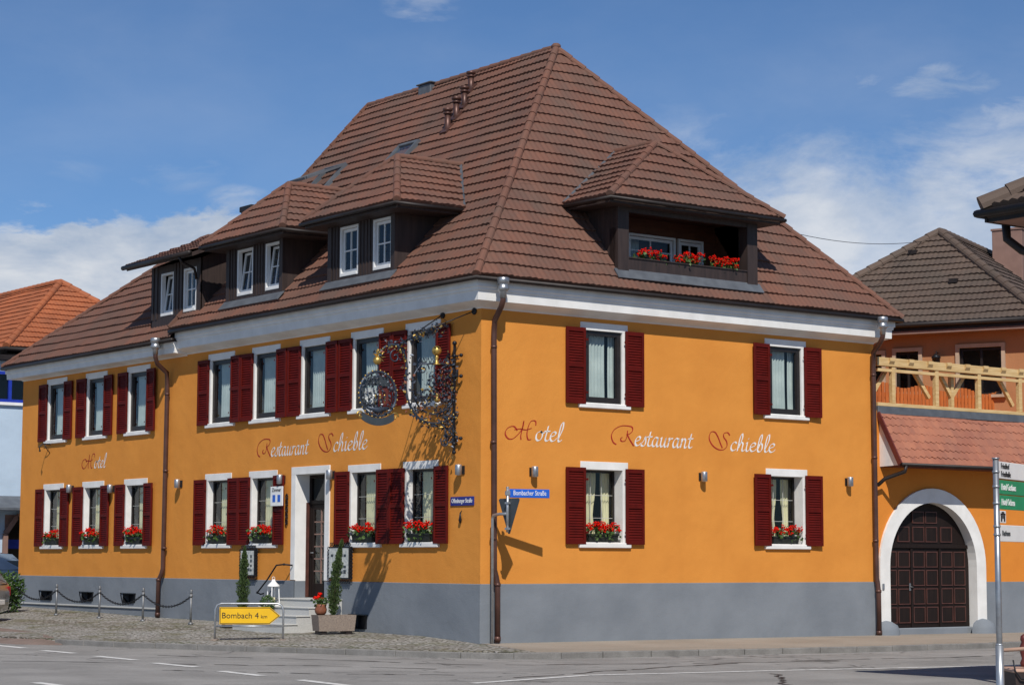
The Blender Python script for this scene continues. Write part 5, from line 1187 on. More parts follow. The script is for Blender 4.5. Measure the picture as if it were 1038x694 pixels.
mb = MB(); mb.box(ex + .95, X2 - .9, Y2 + .9, ey - .95, -.2, ez_ - .13); RH(mb, 'wall', 'orange_back')
for yw in (-18.3, -21.4):
    for zw in (1.1, 3.7):
        xw = ex + .95; mb = MB()
        for q in ((yw - .62, yw - .5, zw, zw + 1.5), (yw + .5, yw + .62, zw, zw + 1.5), (yw - .62, yw + .62, zw + 1.5, zw + 1.62), (yw - .7, yw + .7, zw - .1, zw - .002)): mb.box(xw - .05, xw - .002, q[0], q[1], q[2], q[3], 0, .004)
        mb.box(xw - .035, xw - .002, yw - .03, yw + .03, zw, zw + 1.5); mb.box(xw - .0345, xw - .002, yw - .499, yw + .499, zw + 1.0, zw + 1.05); w = RH(mb, 'window', 'beige')
        mb = MB(); mb.box(xw - .012, xw - .002, yw - .499, yw + .499, zw + .001, zw + 1.499); o = mb.build('pane', 'carglass', None, origin=(-2.9, -15.05, 0)); o.parent = w; o.location = (0, 0, 0)
mb = MB(); mb.box(ex + .92, X2 - .87, Y2 + .87, ey - .92, -.2, .75); RH(mb, 'plinth', 'plinth')

# ================================================================== THINGS ON AND AROUND THE HOTEL
def sub(mb, name, mats, root):
    """a part of a thing whose root stands at its own place; the part is modelled in the root's local axes"""
    return mb.build(name, mats, root)
# ---- wall lamps: modelled once, then copied
LAMPS = [((1.26, 3.40), 'R', 'slim metal wall lamp between the corner downpipe and first window of the right front'),
         ((5.84, 3.42), 'R', 'slim metal wall lamp midway between the two ground floor windows of the right front'),
         ((10.3, 3.42), 'R', 'slim metal wall lamp between the right front\'s second window and the gate wing downpipe'),
         ((.58, 3.42), 'L', 'slim metal wall lamp above the small navy street plate'),
         ((5.42, 3.47), 'L', 'slim metal wall lamp on the right edge of the white door surround'),
         ((7.52, 3.43), 'L', 'slim metal wall lamp just left of the white door surround'),
         ((12.40, 3.46), 'L', 'slim metal wall lamp just right of the left front\'s long downpipe'),
         ((16.06, 3.43), 'L', 'slim metal wall lamp between the second and third window from the far left end'),
         ((18.5, 3.49), 'L', 'slim metal wall lamp between the first and second window at the far left end')]
lamp0 = None
for (p, z), side, lab in LAMPS:
    loc = (p, 0, z) if side == 'R' else (0, p, z); rz = 0 if side == 'R' else R(-90)
    if lamp0 is None:
        lamp0 = thing('wall_lamp', lab, 'wall lamp', loc, rz, 'metal wall lamps along the ground floor')
        mb = MB(); mb.box(-.05, .05, -.022, -.001, -.085, .085, 0, .004); mb.box(-.02, .02, -.06, -.021, -.03, .03); sub(mb, 'back_plate', 'gutter', lamp0)
        mb = MB(); mb.lathe((0, -.125, 0), [(.066, -.10), (.07, -.095), (.07, .095), (.066, .10)], 16); sub(mb, 'lamp_body', 'zinc', lamp0)
        mb = MB(); mb.lathe((0, -.125, 0), [(.058, -.104), (.058, -.099)], 14); mb2 = MB(); mb2.lathe((0, -.125, 0), [(.058, .099), (.058, .104)], 14); sub(mb, 'lens', 'signwhite', lamp0); sub(mb2, 'lens', 'signwhite', lamp0)
    else: dup(lamp0, loc, rz, lab)
sp = thing('spotlight', 'small white spotlight on a short arm on the left front near the corner', 'spotlight', (0, 1.07, 4.70), R(-90))
mb = MB(); mb.tube([(0, 0, .05), (0, -.25, .08)], .012, 7); mb.box(-.04, .04, -.012, -.001, 0, .1); sub(mb, 'arm', 'zinc', sp)
mb = MB(); mb.tube([(0, -.24, .10), (-.02, -.38, .02)], [.035, .05], 10); sub(mb, 'head', 'signwhite', sp)

# ---- geranium boxes
def flower_mesh(seed, L, n_leaf=150, n_bl=15):
    rnd = random.Random(seed); st = random.getstate(); random.seed(seed)
    bx, lf, fl = MB(), MB(), MB()
    bx.add([(-L / 2, -.09, .17), (L / 2, -.09, .17), (L / 2, .09, .17), (-L / 2, .09, .17), (-L / 2 + .03, -.07, .012), (L / 2 - .03, -.07, .012), (L / 2 - .03, .07, .012), (-L / 2 + .03, .07, .012)], [(0, 1, 2, 3), (4, 7, 6, 5), (0, 4, 5, 1), (1, 5, 6, 2), (2, 6, 7, 3), (3, 7, 4, 0)])
    bx.box(-L / 2 - .012, L / 2 + .012, -.102, -.088, .145, .18); bx.box(-L / 2 - .012, L / 2 + .012, .088, .102, .145, .18)
    for i in range(n_leaf):
        x = random.uniform(-L / 2 - .04, L / 2 + .04); t = random.random(); z = .15 + .20 * t - .05 * abs(x) / L; y = random.gauss(-.03, .075)
        if random.random() < .10: z = random.uniform(.06, .16); y = -.11 - random.random() * .04
        lf.leaf((x, y, z), random.uniform(.06, .11), 0, .9, (random.gauss(0, 1), random.gauss(0, 1), random.gauss(0, .5)))
    for i in range(n_bl):
        x = (i + .5 + random.uniform(-.35, .35)) / n_bl * (L + .06) - (L + .06) / 2; z = random.uniform(.24, .41); y = random.gauss(-.06, .05); r_ = random.uniform(.048, .072)
        for k in range(12):
            d = Vector((random.gauss(0, 1), random.gauss(0, 1), random.gauss(0, .8))).normalized() * r_ * random.uniform(.4, 1)
            fl.ball(Vector((x, y, z)) + d, random.uniform(.014, .024), 0, 5, (1, 1, .7))
        lf.tube([(x, y * .5, .15), (x, y, z)], .005, 4)
    random.setstate(st); return bx, lf, fl
fb_protos = {}
FB = [(0, -90, 19.72, 'geranium box with red flowers in the ground floor window at the far left end'),
      (1, -90, 17.28, 'geranium box with red flowers in the second ground floor window from the far left end'),
      (2, -90, 14.84, 'geranium box with red flowers in the window just left of the long downpipe'),
      (1, -90, 10.56, 'geranium box with red flowers in the window just right of the long downpipe'),
      (2, -90, 8.46, 'geranium box with red flowers in the window left of the entrance door'),
      (0, -90, 4.20, 'geranium box with full red flowers in the window right of the entrance door'),
      (1, -90, 2.08, 'geranium box with full red flowers in the left front window nearest the corner'),
      (0, 0, 3.165, 'geranium box with red flowers in the right front window nearest the street sign'),
      (2, 0, 8.41, 'geranium box with red flowers in the right front window nearest the gate wing')]
def put_box(var, loc, rz, lab, L=.80, group='geranium boxes on the window sills'):
    key = (var, L)
    if key not in fb_protos:
        o = thing('flower_box', lab, 'flower box', loc, rz, group)
        bx, lf, fl = flower_mesh(10 + var, L, 62 + (var * 17) % 40, 15 + (var * 7) % 10)
        sub(bx, 'trough', 'box_dark', o); sub(lf, 'foliage', 'leaf', o); sub(fl, 'blossoms', 'flower', o); fb_protos[key] = o
    else: o = dup(fb_protos[key], loc, rz, lab); o['group'] = group
    return o
for i_fb, (var, rz, p, lab) in enumerate(FB): put_box(i_fb, (p, .10, 1.995) if rz == 0 else (.02, p, 1.995), R(rz), lab)
for k_, (x, lab) in enumerate(((4.42, 'geranium box in red bloom at the left of the loggia parapet'), (5.47, 'geranium box in red bloom at the middle of the loggia parapet'), (6.54, 'geranium box in red bloom at the right of the loggia parapet'))):
    put_box(20 + k_, (x, -.02, 7.80), 0, lab, .66, 'geranium boxes in the roof loggia')

# ---- wrought-iron inn bracket on the left front (a plane standing out from the wall at y = .8)
Yb = .80
br = thing('sign_bracket', 'tall blue-black wrought iron scroll bracket with gilt ball and leaves near the corner', 'sign bracket', (0, Yb, 4.8))
def IB(mb, name, mats, root=br, org=(0, Yb, 4.8)): o = mb.build(name, mats, None, origin=org); o.parent = root; o.location = (0, 0, 0); return o
def P3(x, z, y=0): return Vector((x, Yb + y, z))
mb = MB(); mb.box(-.10, -.06, Yb - .02, Yb + .02, 3.80, 5.95)
for z in (3.95, 5.0, 5.72): mb.bar((-.08, Yb, z), (0.0, Yb, z), .03, .03); mb.ball((-.08, Yb, z), .045)
mb.ball((-.08, Yb, 5.98), .05); mb.ball((-.08, Yb, 3.78), .045)
for z in (4.05, 5.3, 5.72):
    mb.bar((-.08, Yb - .22, z), (-.08, Yb + .22, z), .025, .02)
    for s in (-1, 1): mb.ball((-.08, Yb + s * .23, z), .04)
IB(mb, 'wall_bar', 'iron')
def spiral(c, r0, turns, a0, sgn, n_=26): return [P3(c[0] + r0 * (1 - .85 * i / n_) * math.cos(a0 + sgn * turns * 2 * math.pi * i / n_), c[1] + r0 * (1 - .85 * i / n_) * math.sin(a0 + sgn * turns * 2 * math.pi * i / n_)) for i in range(n_ + 1)]
mb = MB()
main = [(-.08, 4.55), (-.35, 4.38), (-.67, 4.34), (-.98, 4.46), (-1.20, 4.76), (-1.27, 5.12), (-1.24, 5.42), (-1.30, 5.68), (-1.48, 5.84), (-1.70, 5.83), (-1.86, 5.70), (-1.92, 5.56)]
mc = catmull(main, 6); mb.tube([P3(*p) for p in mc], .026, 7)
inner = [(-.08, 4.85), (-.3, 4.62), (-.62, 4.52), (-.92, 4.64), (-1.08, 4.92), (-1.08, 5.25), (-.9, 5.5)]
ic = catmull(inner, 6); mb.tube([P3(*p) for p in ic], .018, 6)
for c, r_, t, a, sg in (((-.85, 5.42), .15, 1.3, 0, 1), ((-.32, 4.92), .22, 1.4, 2.2, -1), ((-.78, 4.88), .20, 1.4, 4.0, 1), ((-.3, 5.35), .16, 1.3, 1.0, 1), ((-.22, 4.2), .15, 1.4, 1.6, -1), ((-1.52, 5.62), .14, 1.2, 1.5, 1), ((-.30, 3.98), .11, 1.2, 2.5, 1), ((-.55, 5.15), .17, 1.3, 5.2, -1)): mb.tube(spiral(c, r_, t, a, sg), .014, 6)
mb.tube([P3(-.10, 5.52), P3(-.5, 5.55), P3(-.96, 5.50)], .02, 6); mb.tube([P3(-.10, 4.12), P3(-.2, 4.2), P3(-.45, 4.38)], .018, 6)
for k in range(8): mb.tube([P3(-.18 - .1 * k, 5.54), P3(-.23 - .1 * k, 5.64), P3(-.28 - .1 * k, 5.54)], .009, 5)
IB(mb, 'scrollwork', 'ironblue')
random.seed(21); lv, gv, rv = MB(), MB(), MB()
path = [p for p in mc] + ic + [(x, z) for c in ((-.3, 5.0), (-.45, 5.2), (-.2, 4.3), (-.6, 4.8), (-.2, 5.6), (-.15, 4.1), (-.3, 5.2), (-.2, 4.7), (-.7, 5.0), (-.15, 5.3), (-.9, 4.75)) for x, z in [(c[0] + .12 * random.gauss(0, 1), c[1] + .14 * random.gauss(0, 1)) for _ in range(16)]]
for i in range(760):
    x, z = random.choice(path); x = min(x + random.gauss(0, .06), -.05); z += random.gauss(0, .065); y = random.gauss(0, .05)
    m_ = gv if random.random() < .11 else (rv if random.random() < .09 else lv)
    m_.leaf(P3(x, z, y), random.uniform(.05, .10), 0, .75)
IB(lv, 'iron_leaves', 'ironblue'); IB(gv, 'gilt_leaves', 'gold'); IB(rv, 'rose_leaves', 'terracotta')
mb = MB(); mb.lathe(P3(-.52, 5.52), [(.10, 0), (.05, .03), (.03, .10), (.045, .16), (.03, .19)], 10); mb.ball(P3(-.52, 5.80), .10, 0, 12); mb.lathe(P3(-.50, 4.76), [(.03, 0), (.07, .05), (.03, .10), (.05, .16), (.02, .2)], 9)
IB(mb, 'gilt_ball', 'gold'); mb = MB()
for i in range(0, len(mc), 3): mb.ball(P3(mc[i][0] - .035, mc[i][1] - .02, -.02), .022, 0, 6)
IB(mb, 'gilt_beads', 'gold')
mb = MB()
for i in range(6):
    for j in range(7): mb.ball(P3(-.20 - .075 * i, 5.42 - .095 * j + .02 * (i % 2), -.03), .021, 0, 6)
IB(mb, 'red_lattice', 'rustred')
mb = MB()
for k in range(9): a = 2 * math.pi * k / 9; mb.add([P3(-1.90, 5.60), P3(-1.90 + .07 * math.cos(a - .3), 5.60 + .07 * math.sin(a - .3), -.02), P3(-1.90 + .16 * math.cos(a), 5.60 + .16 * math.sin(a)), P3(-1.90 + .07 * math.cos(a + .3), 5.60 + .07 * math.sin(a + .3), .02)], [(0, 1, 2, 3)])
mb.ball(P3(-1.94, 5.52), .085, 0, 10); IB(mb, 'gilt_star', 'gold')
# stay rods with vine leaves from two wall rosettes
mb = MB(); ends = ((0, 1.32, 6.60), (0, .22, 6.58))
for e_ in ends: mb.tube([e_, (-.03, e_[1], e_[2])], .07, 10)
arm = P3(-1.42, 5.86)
mb.tube([(-.03, .22, 6.58), (-.5, .42, 6.36), (-1.0, .66, 6.12), arm], .012, 6); mb.tube([(-.03, 1.32, 6.60), (-.5, 1.13, 6.36), (-1.0, .92, 6.1), arm], .012, 6)
IB(mb, 'stay_rods', 'iron')
mb = MB(); g2 = MB(); random.seed(5)
for i in range(150):
    t = random.uniform(.35, 1.0); q = Vector((-.03, .42, 6.58)).lerp(arm, t) + Vector((random.gauss(0, .06), random.gauss(0, .08), random.gauss(0, .055))); (g2 if random.random() < .14 else mb).leaf(q, random.uniform(.06, .11), 0, .75)
IB(mb, 'vine_leaves', 'ironblue'); IB(g2, 'gilt_leaves', 'gold')
# ---- the sign hanging from it
hs = thing('hanging_inn_sign', 'round pierced inn sign with gilt beaded rim and scroll ribbon hanging from the iron bracket', 'inn sign', (-1.92, Yb, 5.42))
def HS(mb, name, mats): return IB(mb, name, mats, hs, (-1.92, Yb, 5.42))
cx_, cz_ = -1.92, 4.86
ring = [P3(cx_ + .43 * math.cos(a), cz_ + .44 * math.sin(a)) for a in [2 * math.pi * i / 36 for i in range(37)]]
mb = MB(); mb.tube(ring, .028, 7, caps=False); mb.tube([P3(cx_, 5.56), P3(cx_, 5.28)], .012, 6); HS(mb, 'rim', 'ironblue')
random.seed(9); mb = MB()
for i in range(260):
    a = random.uniform(0, 6.283); r_ = .42 * math.sqrt(random.random()); mb.leaf(P3(cx_ + r_ * math.cos(a), cz_ + r_ * math.sin(a), random.choice((.012, -.028)) + random.gauss(0, .006)), random.uniform(.04, .085), 0, .7)
for k in range(7): mb.tube([P3(cx_ - .36 + .12 * k, cz_ - .3 + .04 * abs(k - 3), .02), P3(cx_ - .36 + .12 * k, cz_ + .3 - .04 * abs(k - 3), .02)], .009, 5)
HS(mb, 'openwork', 'ironblue')
mb = MB()
for i in range(110):
    a = random.uniform(0, 6.283); r_ = .43 * math.sqrt(random.random()); mb.leaf(P3(cx_ + r_ * math.cos(a), cz_ + r_ * math.sin(a), -.032 + random.gauss(0, .005)), random.uniform(.03, .06), 0, .7)
HS(mb, 'pale_leaves', 'zinc')
mb = MB()
for i in range(30): a = 2 * math.pi * i / 30; mb.ball(P3(cx_ + .455 * math.cos(a), cz_ + .465 * math.sin(a), -.012), .022 if i % 2 else .015, 0, 6)
for s in (-.12, 0, .12): mb.lathe(P3(cx_ + s * .9 + .05, cz_ - .22), [(.008, 0), (.018, .10), (.026, .17), (.006, .25)], 6)
for s in (-1, 1): mb.tube(spiral((cx_ + s * .40, 4.43), .09, 1.1, math.pi * (s < 0), s, 14), .018, 6)
HS(mb, 'gilt_beads', 'gold')
mb = MB(); mb.prism([P3(cx_ - .28, cz_ + .16, -.012), P3(cx_ + .28, cz_ + .16, -.012), P3(cx_ + .24, cz_ + .32, -.012), P3(cx_, cz_ + .37, -.012), P3(cx_ - .24, cz_ + .32, -.012)], (0, .024, 0)); HS(mb, 'banner', 'signback'); mb = MB()
arc = [(cx_ + .46 * math.sin(t), 4.43 - .12 * math.cos(t * 1.6)) for t in [-.95 + 1.9 * i / 14 for i in range(15)]]
mb.prism([P3(x, z + .08, -.02) for x, z in arc] + [P3(x, z - .07, -.02) for x, z in arc[::-1]], (0, .03, 0)); HS(mb, 'ribbon', 'signback')
mb = MB(); mb.prism([P3(cx_ - .30, cz_ + .10, -.01), P3(cx_ - .06, cz_ + .12, -.01), P3(cx_ - .06, cz_ - .12, -.01), P3(cx_ - .18, cz_ - .22, -.01), P3(cx_ - .32, cz_ - .10, -.01)], (0, .02, 0)); HS(mb, 'shield', 'paper')
mb = MB(); mb.prism([P3(cx_ + .02, cz_ + .12, -.01), P3(cx_ + .26, cz_ + .12, -.01), P3(cx_ + .30, cz_ - .12, -.01), P3(cx_ + .16, cz_ - .22, -.01), P3(cx_ + .02, cz_ - .14, -.01)], (0, .02, 0)); HS(mb, 'red_shield', 'rustred')
mb = MB(); mb.tube([P3(cx_ - .25, cz_ - .27), P3(cx_, cz_ - .32), P3(cx_ + .25, cz_ - .27)], [.03, .07, .03], 8); HS(mb, 'barrel', 'ironblue')
st_ = thing('iron_hook', 'small wrought iron hook below the upper window at the far left end', 'hook', (0, 20.02, 4.62), R(-90))
mb = MB(); mb.tube([(0, 0, .12), (-.02, -.2, .14), (.0, -.32, .05), (0, -.30, -.05)], .016, 6); mb.tube([(0, 0, -.12), (0, -.1, .0), (0, -.18, .13)], .012, 6); mb.ball((0, -.30, -.06), .03); o = sub(mb, 'hook', 'iron', st_)

# ---- plates and boards on the left front
def text_on(root, txt, size, loc, mat, name='lettering', sx=1.0):
    v, f = text_mb(txt, size); mb = MB(); mb.add([(p[0] * sx + loc[0], p[1] + loc[1], p[2] + loc[2]) for p in v], f); return sub(mb, name, mat, root)
pl = thing('street_name_plate', 'small navy enamel street plate with white lettering fixed to the left front', 'street sign', (0, .60, 2.80), R(-90))
mb = MB(); mb.box(-.40, .40, -.022, -.002, -.09, .09, 0, .006); sub(mb, 'plate', 'signnavy', pl); text_on(pl, 'Offenburger Straße', .125, (0, -.026, .005), 'signwhite', sx=.72)
hk = thing('house_number_lantern', 'tiny dark ornament hanging on the wall below the navy street plate', 'ornament', (0, .63, 2.52), R(-90))
mb = MB(); mb.lathe((0, -.04, -.1), [(.01, -.06), (.035, 0), (.02, .08), (.008, .16)], 8); mb.tube([(0, -.04, .05), (0, 0, .09)], .008, 5); sub(mb, 'ornament', 'iron', hk)
pq = thing('room_notice', 'white notice plate with two small blue pictures on a red shutter beside the door', 'notice', (-.125, 7.62, 3.05), R(-90))
mb = MB(); mb.box(-.27, .27, -.02, -.002, -.22, .22, 0, .005); sub(mb, 'plate', 'signwhite', pq)
for x in (-.11, .11): mb = MB(); mb.box(x - .06, x + .06, -.024, -.021, -.13, .03); sub(mb, 'picture', 'signblue', pq)
None; text_on(pq, 'Zimmer', .12, (0, -.024, .14), 'black')
def menu_case(lab, y, z, w, h):
    m_ = thing('menu_case', lab, 'menu case', (0, y, z), R(-90))
    mb = MB(); mb.box(-w / 2, w / 2, -.11, -.03, -h / 2, h / 2, 0, .01); mb.box(-w / 4, w / 4, -.03, -.001, -h / 4, h / 4); sub(mb, 'case', 'iron', m_)
    mb = MB(); mb.box(-w / 2 + .035, w / 2 - .035, -.116, -.111, -h / 2 + .035, h / 2 - .035); sub(mb, 'menu_sheet', 'paper', m_)
    mb = MB(); rnd = random.Random(int(y * 10))
    for i in range(4):
        for j in range(5):
            if rnd.random() < .75: x0 = -w / 2 + .11 + j * (w - .2) / 5; z0 = -h / 2 + .12 + i * (h - .22) / 4; mb.box(x0, x0 + (w - .2) / 6.5, -.1195, -.1165, z0, z0 + (h - .2) / rnd.choice((6, 9)))
    sub(mb, 'menu_print', 'signback', m_)
    mb = MB(); nn = 9
    for (ax, ln_w, fx) in ((0, w, h / 2), (0, w, -h / 2), (1, h, w / 2), (1, h, -w / 2)):
        for i in range(nn):
            t = -ln_w / 2 + ln_w * (i + .5) / nn; c = (t, fx) if ax == 0 else (fx, t); sg = 1 if fx > 0 else -1; pts = []
            for k in range(13):
                a = (math.pi / 2 * sg if ax == 0 else (0 if sg > 0 else math.pi)) + (k - 6) * .55; r_ = .045 * (1 - .45 * abs(k - 6) / 6); off = .04
                pts.append((c[0] + r_ * math.cos(a) + (off * sg if ax else 0), -.08, c[1] + r_ * math.sin(a) + (0 if ax else off * sg)))
            mb.tube(pts, .009, 5)
    sub(mb, 'scroll_border', 'iron', m_); return m_
menu_case('wrought iron framed menu case on the wall right of the entrance door', 5.02, 1.56, .84, .70)
menu_case('narrow wrought iron framed menu case on the wall left of the entrance steps', 8.95, 1.55, .66, .62)
el = thing('address_ornament', 'narrow wrought iron ornament hanging on the wall at the left edge of the door surround', 'ornament', (0, 7.36, 2.75), R(-90))
mb = MB()
for k in range(5): mb.tube([(.05 * math.cos(a), -.03, .28 - k * .14 + .06 * math.sin(a)) for a in [i * .6 for i in range(11)]], .011, 5)
mb.bar((0, -.03, -.36), (0, -.03, .36), .015, .015); sub(mb, 'ornament', 'iron', el)

# ---- sign post strapped to the corner downpipe
gp = thing('give_way_post', 'grey steel pole at the corner carrying the back of a triangular sign', 'sign post', (.17, -.17, 0))
def GP(mb, name, mats, root=gp, org=(.17, -.17, 0)): o = mb.build(name, mats, None, origin=org); o.parent = root; o.location = (0, 0, 0); return o
PX, PY = .115, -.74
mb = MB(); mb.tube([(.17, -.17, -.05), (.17, -.17, 2.44), (.165, -.21, 2.51), (.14, -.45, 2.53), (PX, PY, 2.53)], .030, 10); mb.tube([(PX, PY, 2.17), (PX, PY, 3.04)], .030, 10); mb.tube([(PX, PY, 3.04), (PX, PY, 3.055)], .034, 10); GP(mb, 'pole', 'galv')
dT = Vector((.06, -.998, 0)); Tn = Vector((.998, .06, 0)); c_ = Vector((PX, PY, 0)) + Tn * .034
mb = MB()
mb.prism([c_ + dT * -.31 + Z_ * 2.80, c_ + dT * -.28 + Z_ * 2.83, c_ + dT * .28 + Z_ * 2.83, c_ + dT * .31 + Z_ * 2.80, c_ + dT * .02 + Z_ * 2.14, c_ + dT * -.02 + Z_ * 2.14], Tn * .012); GP(mb, 'triangle_plate', 'signback')
for z in (2.24, 2.74): mb = MB(); mb.obox(Vector((PX, PY, z)), dT, Tn, Z_, .045, .036, .02); GP(mb, 'clamp', 'galv')
sn = thing('street_name_sign', 'bright blue street name sign with white lettering on top of the corner pole', 'street sign', (PX, PY, 2.93), -.245)
mb = MB(); mb.box(.04, .89, -.012, .012, -.085, .085, 0, .006); sub(mb, 'plate', 'signblue', sn); text_on(sn, 'Bombacher Straße', .135, (.465, -.016, .005), 'signwhite', sx=.70)
mb = MB(); mb.box(-.045, .045, -.036, .036, -.045, .045, 0, .006); sub(mb, 'clamp', 'galv', sn)

# ---- chain fence on the forecourt
BOLL = [(-1.33, 16.5), (-1.23, 14.24), (-1.18, 12.01), (-1.10, 9.78)]
blab = ['slim steel bollard at the far left of the chain fence', 'second slim steel bollard from the left in the chain fence', 'slim steel bollard in front of the long downpipe', 'slim steel bollard nearest the yellow direction sign']
b0 = None; tops = []
for (x, y), lab in zip(BOLL, blab):
    z = gz(x, y)
    if b0 is None:
        b0 = thing('bollard', lab, 'bollard', (x, y, z), 0, 'steel bollards of the chain fence')
        mb = MB(); mb.lathe((0, 0, 0), [(.026, -.02), (.026, .72)], 12); sub(mb, 'post', 'steel', b0)
        mb = MB(); mb.lathe((0, 0, 0), [(.06, -.01), (.058, .03), (.04, .05)], 12); sub(mb, 'foot_collar', 'steel', b0)
        mb = MB(); mb.lathe((0, 0, 0), [(.034, .62), (.044, .625), (.044, .66), (.034, .67)], 12); mb2 = MB(); mb2.lathe((0, 0, 0), [(.034, .71), (.04, .72), (.028, .745), (.036, .77), (.01, .80)], 12); sub(mb, 'ring', 'steel', b0); sub(mb2, 'cap', 'steel', b0)
    else: dup(b0, (x, y, z), 0, lab)
    tops.append(Vector((x, y, z + .645)))
tops.insert(0, Vector((-1.40, 18.75, gz(-1.4, 18.75) + .645)))
clab = ['dark chain sagging from the bush to the first bollard', 'dark chain sagging between the first and second bollard from the left', 'dark chain sagging between the second and third bollard from the left', 'dark chain sagging to the bollard nearest the yellow sign']
for a, b, lab in zip(tops[:-1], tops[1:], clab):
    mb = MB(); n_ = 34
    pt = lambda t: a.lerp(b, t) - Z_ * .27 * 4 * t * (1 - t)
    for i in range(n_):
        p, q = pt(i / n_), pt((i + 1.25) / n_) if i < n_ - 1 else pt(1.0); d = (q - p); L_ = d.length; d.normalize(); sidev = d.cross(Z_).normalized(); u2 = sidev if i % 2 else d.cross(sidev)
        c0 = (p + q) / 2; mb.tube([c0 + d * L_ / 2 * math.cos(t) + u2 * .024 * math.sin(t) for t in [2 * math.pi * k / 8 for k in range(9)]], .0085, 4, caps=False)
    o = mb.build('chain', 'iron', None, origin=a); tag(o, lab, 'chain', 'chains of the chain fence')

# ---- yellow direction sign on its own frame
ya_, yb2 = Vector((-3.66, 4.02, 0)), Vector((-2.55, 3.22, 0)); dd = (yb2 - ya_); W_ = dd.length; rzz = math.atan2(dd.y, dd.x); mid = (ya_ + yb2) / 2; zgy = gz(mid.x, mid.y)
ysn = thing('direction_sign', 'yellow arrow-shaped direction sign in a low steel frame on the cobbles', 'direction sign', (mid.x, mid.y, zgy), rzz)
h_ = .72; w2 = W_ / 2
mb = MB(); mb.tube([(-w2, 0, -.06), (-w2, 0, h_ - .12), (-w2 + .035, 0, h_ - .035), (-w2 + .12, 0, h_), (w2 - .12, 0, h_), (w2 - .035, 0, h_ - .035), (w2, 0, h_ - .12), (w2, 0, -.06)], .021, 9); mb.tube([(-w2, 0, .27), (w2, 0, .27)], .018, 8); sub(mb, 'frame', 'galv', ysn)
x0, x1, xt, z0, z1 = -w2 + .09, w2 - .27, w2 - .06, .31, .65
mb = MB(); mb.prism([(x0, -.018, z0), (x1, -.018, z0), (xt, -.018, (z0 + z1) / 2), (x1, -.018, z1), (x0, -.018, z1)], (0, .012, 0)); sub(mb, 'arrow_plate', 'yellow', ysn)
mb = MB(); k = .016; outp = [(x0 + k, z0 + k), (x1 - .006, z0 + k), (xt - .024, (z0 + z1) / 2), (x1 - .006, z1 - k), (x0 + k, z1 - k)]
for a, b in zip(outp, outp[1:] + outp[:1]): mb.bar((a[0], -.0195, a[1]), (b[0], -.0195, b[1]), .004, .010, upv=(0, 0, 1) if abs(a[0] - b[0]) > .01 else (1, 0, 0))
sub(mb, 'black_border', 'black', ysn)
text_on(ysn, 'Bombach', .165, (-.245, -.021, .478), 'black', sx=1.0); text_on(ysn, '4', .165, (.155, -.021, .478), 'black'); text_on(ysn, 'km', .10, (.30, -.021, .460), 'black', sx=1.1)
for xx in (-w2, w2): mb = MB(); mb.box(xx - .06, xx + .06, -.18, .18, -.03, .012, 0, .01); sub(mb, 'foot_plate', 'concrete', ysn)

# ---- planters, cypresses and doorstep things
def trough(lab, x, y, rz):
    z = gz(x, y); t = thing('planter_trough', lab, 'planter', (x, y, z), rz)
    mb = MB(); L, Wd, H = .42, .22, .33
    V = [(sx * L * k_, sy * Wd * k_, zz) for zz, k_ in ((.07, .92), (.07 + H, 1.0)) for sx, sy in ((-1, -1), (1, -1), (1, 1), (-1, 1))]
    V += [(sx * (L - .045), sy * (Wd - .045), .07 + H) for sx, sy in ((-1, -1), (1, -1), (1, 1), (-1, 1))] + [(sx * (L - .05), sy * (Wd - .05), .07 + H - .05) for sx, sy in ((-1, -1), (1, -1), (1, 1), (-1, 1))]
    F = [(3, 2, 1, 0)] + [(i, (i + 1) % 4, 4 + (i + 1) % 4, 4 + i) for i in range(4)] + [(4 + i, 4 + (i + 1) % 4, 8 + (i + 1) % 4, 8 + i) for i in range(4)] + [(8 + i, 8 + (i + 1) % 4, 12 + (i + 1) % 4, 12 + i) for i in range(4)]
    mb.add(V, F); sub(mb, 'trough', 'concrete', t)
    mb = MB(); mb.quad(*[(sx * (L - .05), sy * (Wd - .05), .07 + H - .045) for sx, sy in ((-1, -1), (1, -1), (1, 1), (-1, 1))]); sub(mb, 'soil', 'bark', t)
    for s in (-1, 1): mb = MB(); mb.box(s * .28 - .07, s * .28 + .07, -.18, .18, -.02, .068, 0, .008); sub(mb, 'foot', 'gutter', t)
    return z + .36
def cypress(lab, x, y, z, h, lean, seed, r0=.135):
    random.seed(seed); t = thing('cypress', lab, 'cypress', (x, y, z))
    lx = lambda s: lean * s * s
    mb = MB(); mb.tube([(lx(s) * 0 + lean * s * s, 0, s * h * .96) for s in (0, .25, .5, .75, 1)], [.022, .02, .016, .012, .005], 7); sub(mb, 'trunk', 'bark', t)
    mb = MB(); rp = .05
    for i in range(3200):
        s = random.random(); prof_ = min(1, s * 7 + .25) * (1 - s) ** .55 * (1 + .22 * math.sin(s * 17 + seed) + .15 * math.sin(s * 41 + 2 * seed)); rr = r0 * prof_ * random.uniform(.25, 1.25); a = random.uniform(0, 6.283)
        c = (lean * s * s + rr * math.cos(a), rr * math.sin(a), .06 + s * (h - .06)); mb.leaf(c, random.uniform(.035, .075), 0, .38, (.55 * math.cos(a) + random.gauss(0, .25), .55 * math.sin(a) + random.gauss(0, .25), 1.0))
    sub(mb, 'foliage', 'cypress', t)
zt = trough('exposed aggregate planter trough right of the entrance steps', -.95, 3.86, R(-12)); cypress('slender cypress in the trough right of the entrance steps', -1.0, 3.80, zt - .02, 1.62, .20, 3)
zt2 = trough('exposed aggregate planter trough left of the steps behind the yellow sign', -1.05, 7.62, R(-12)); cypress('slender cypress left of the steps behind the yellow direction sign', -1.05, 7.48, zt2 - .02, 1.45, .03, 8)
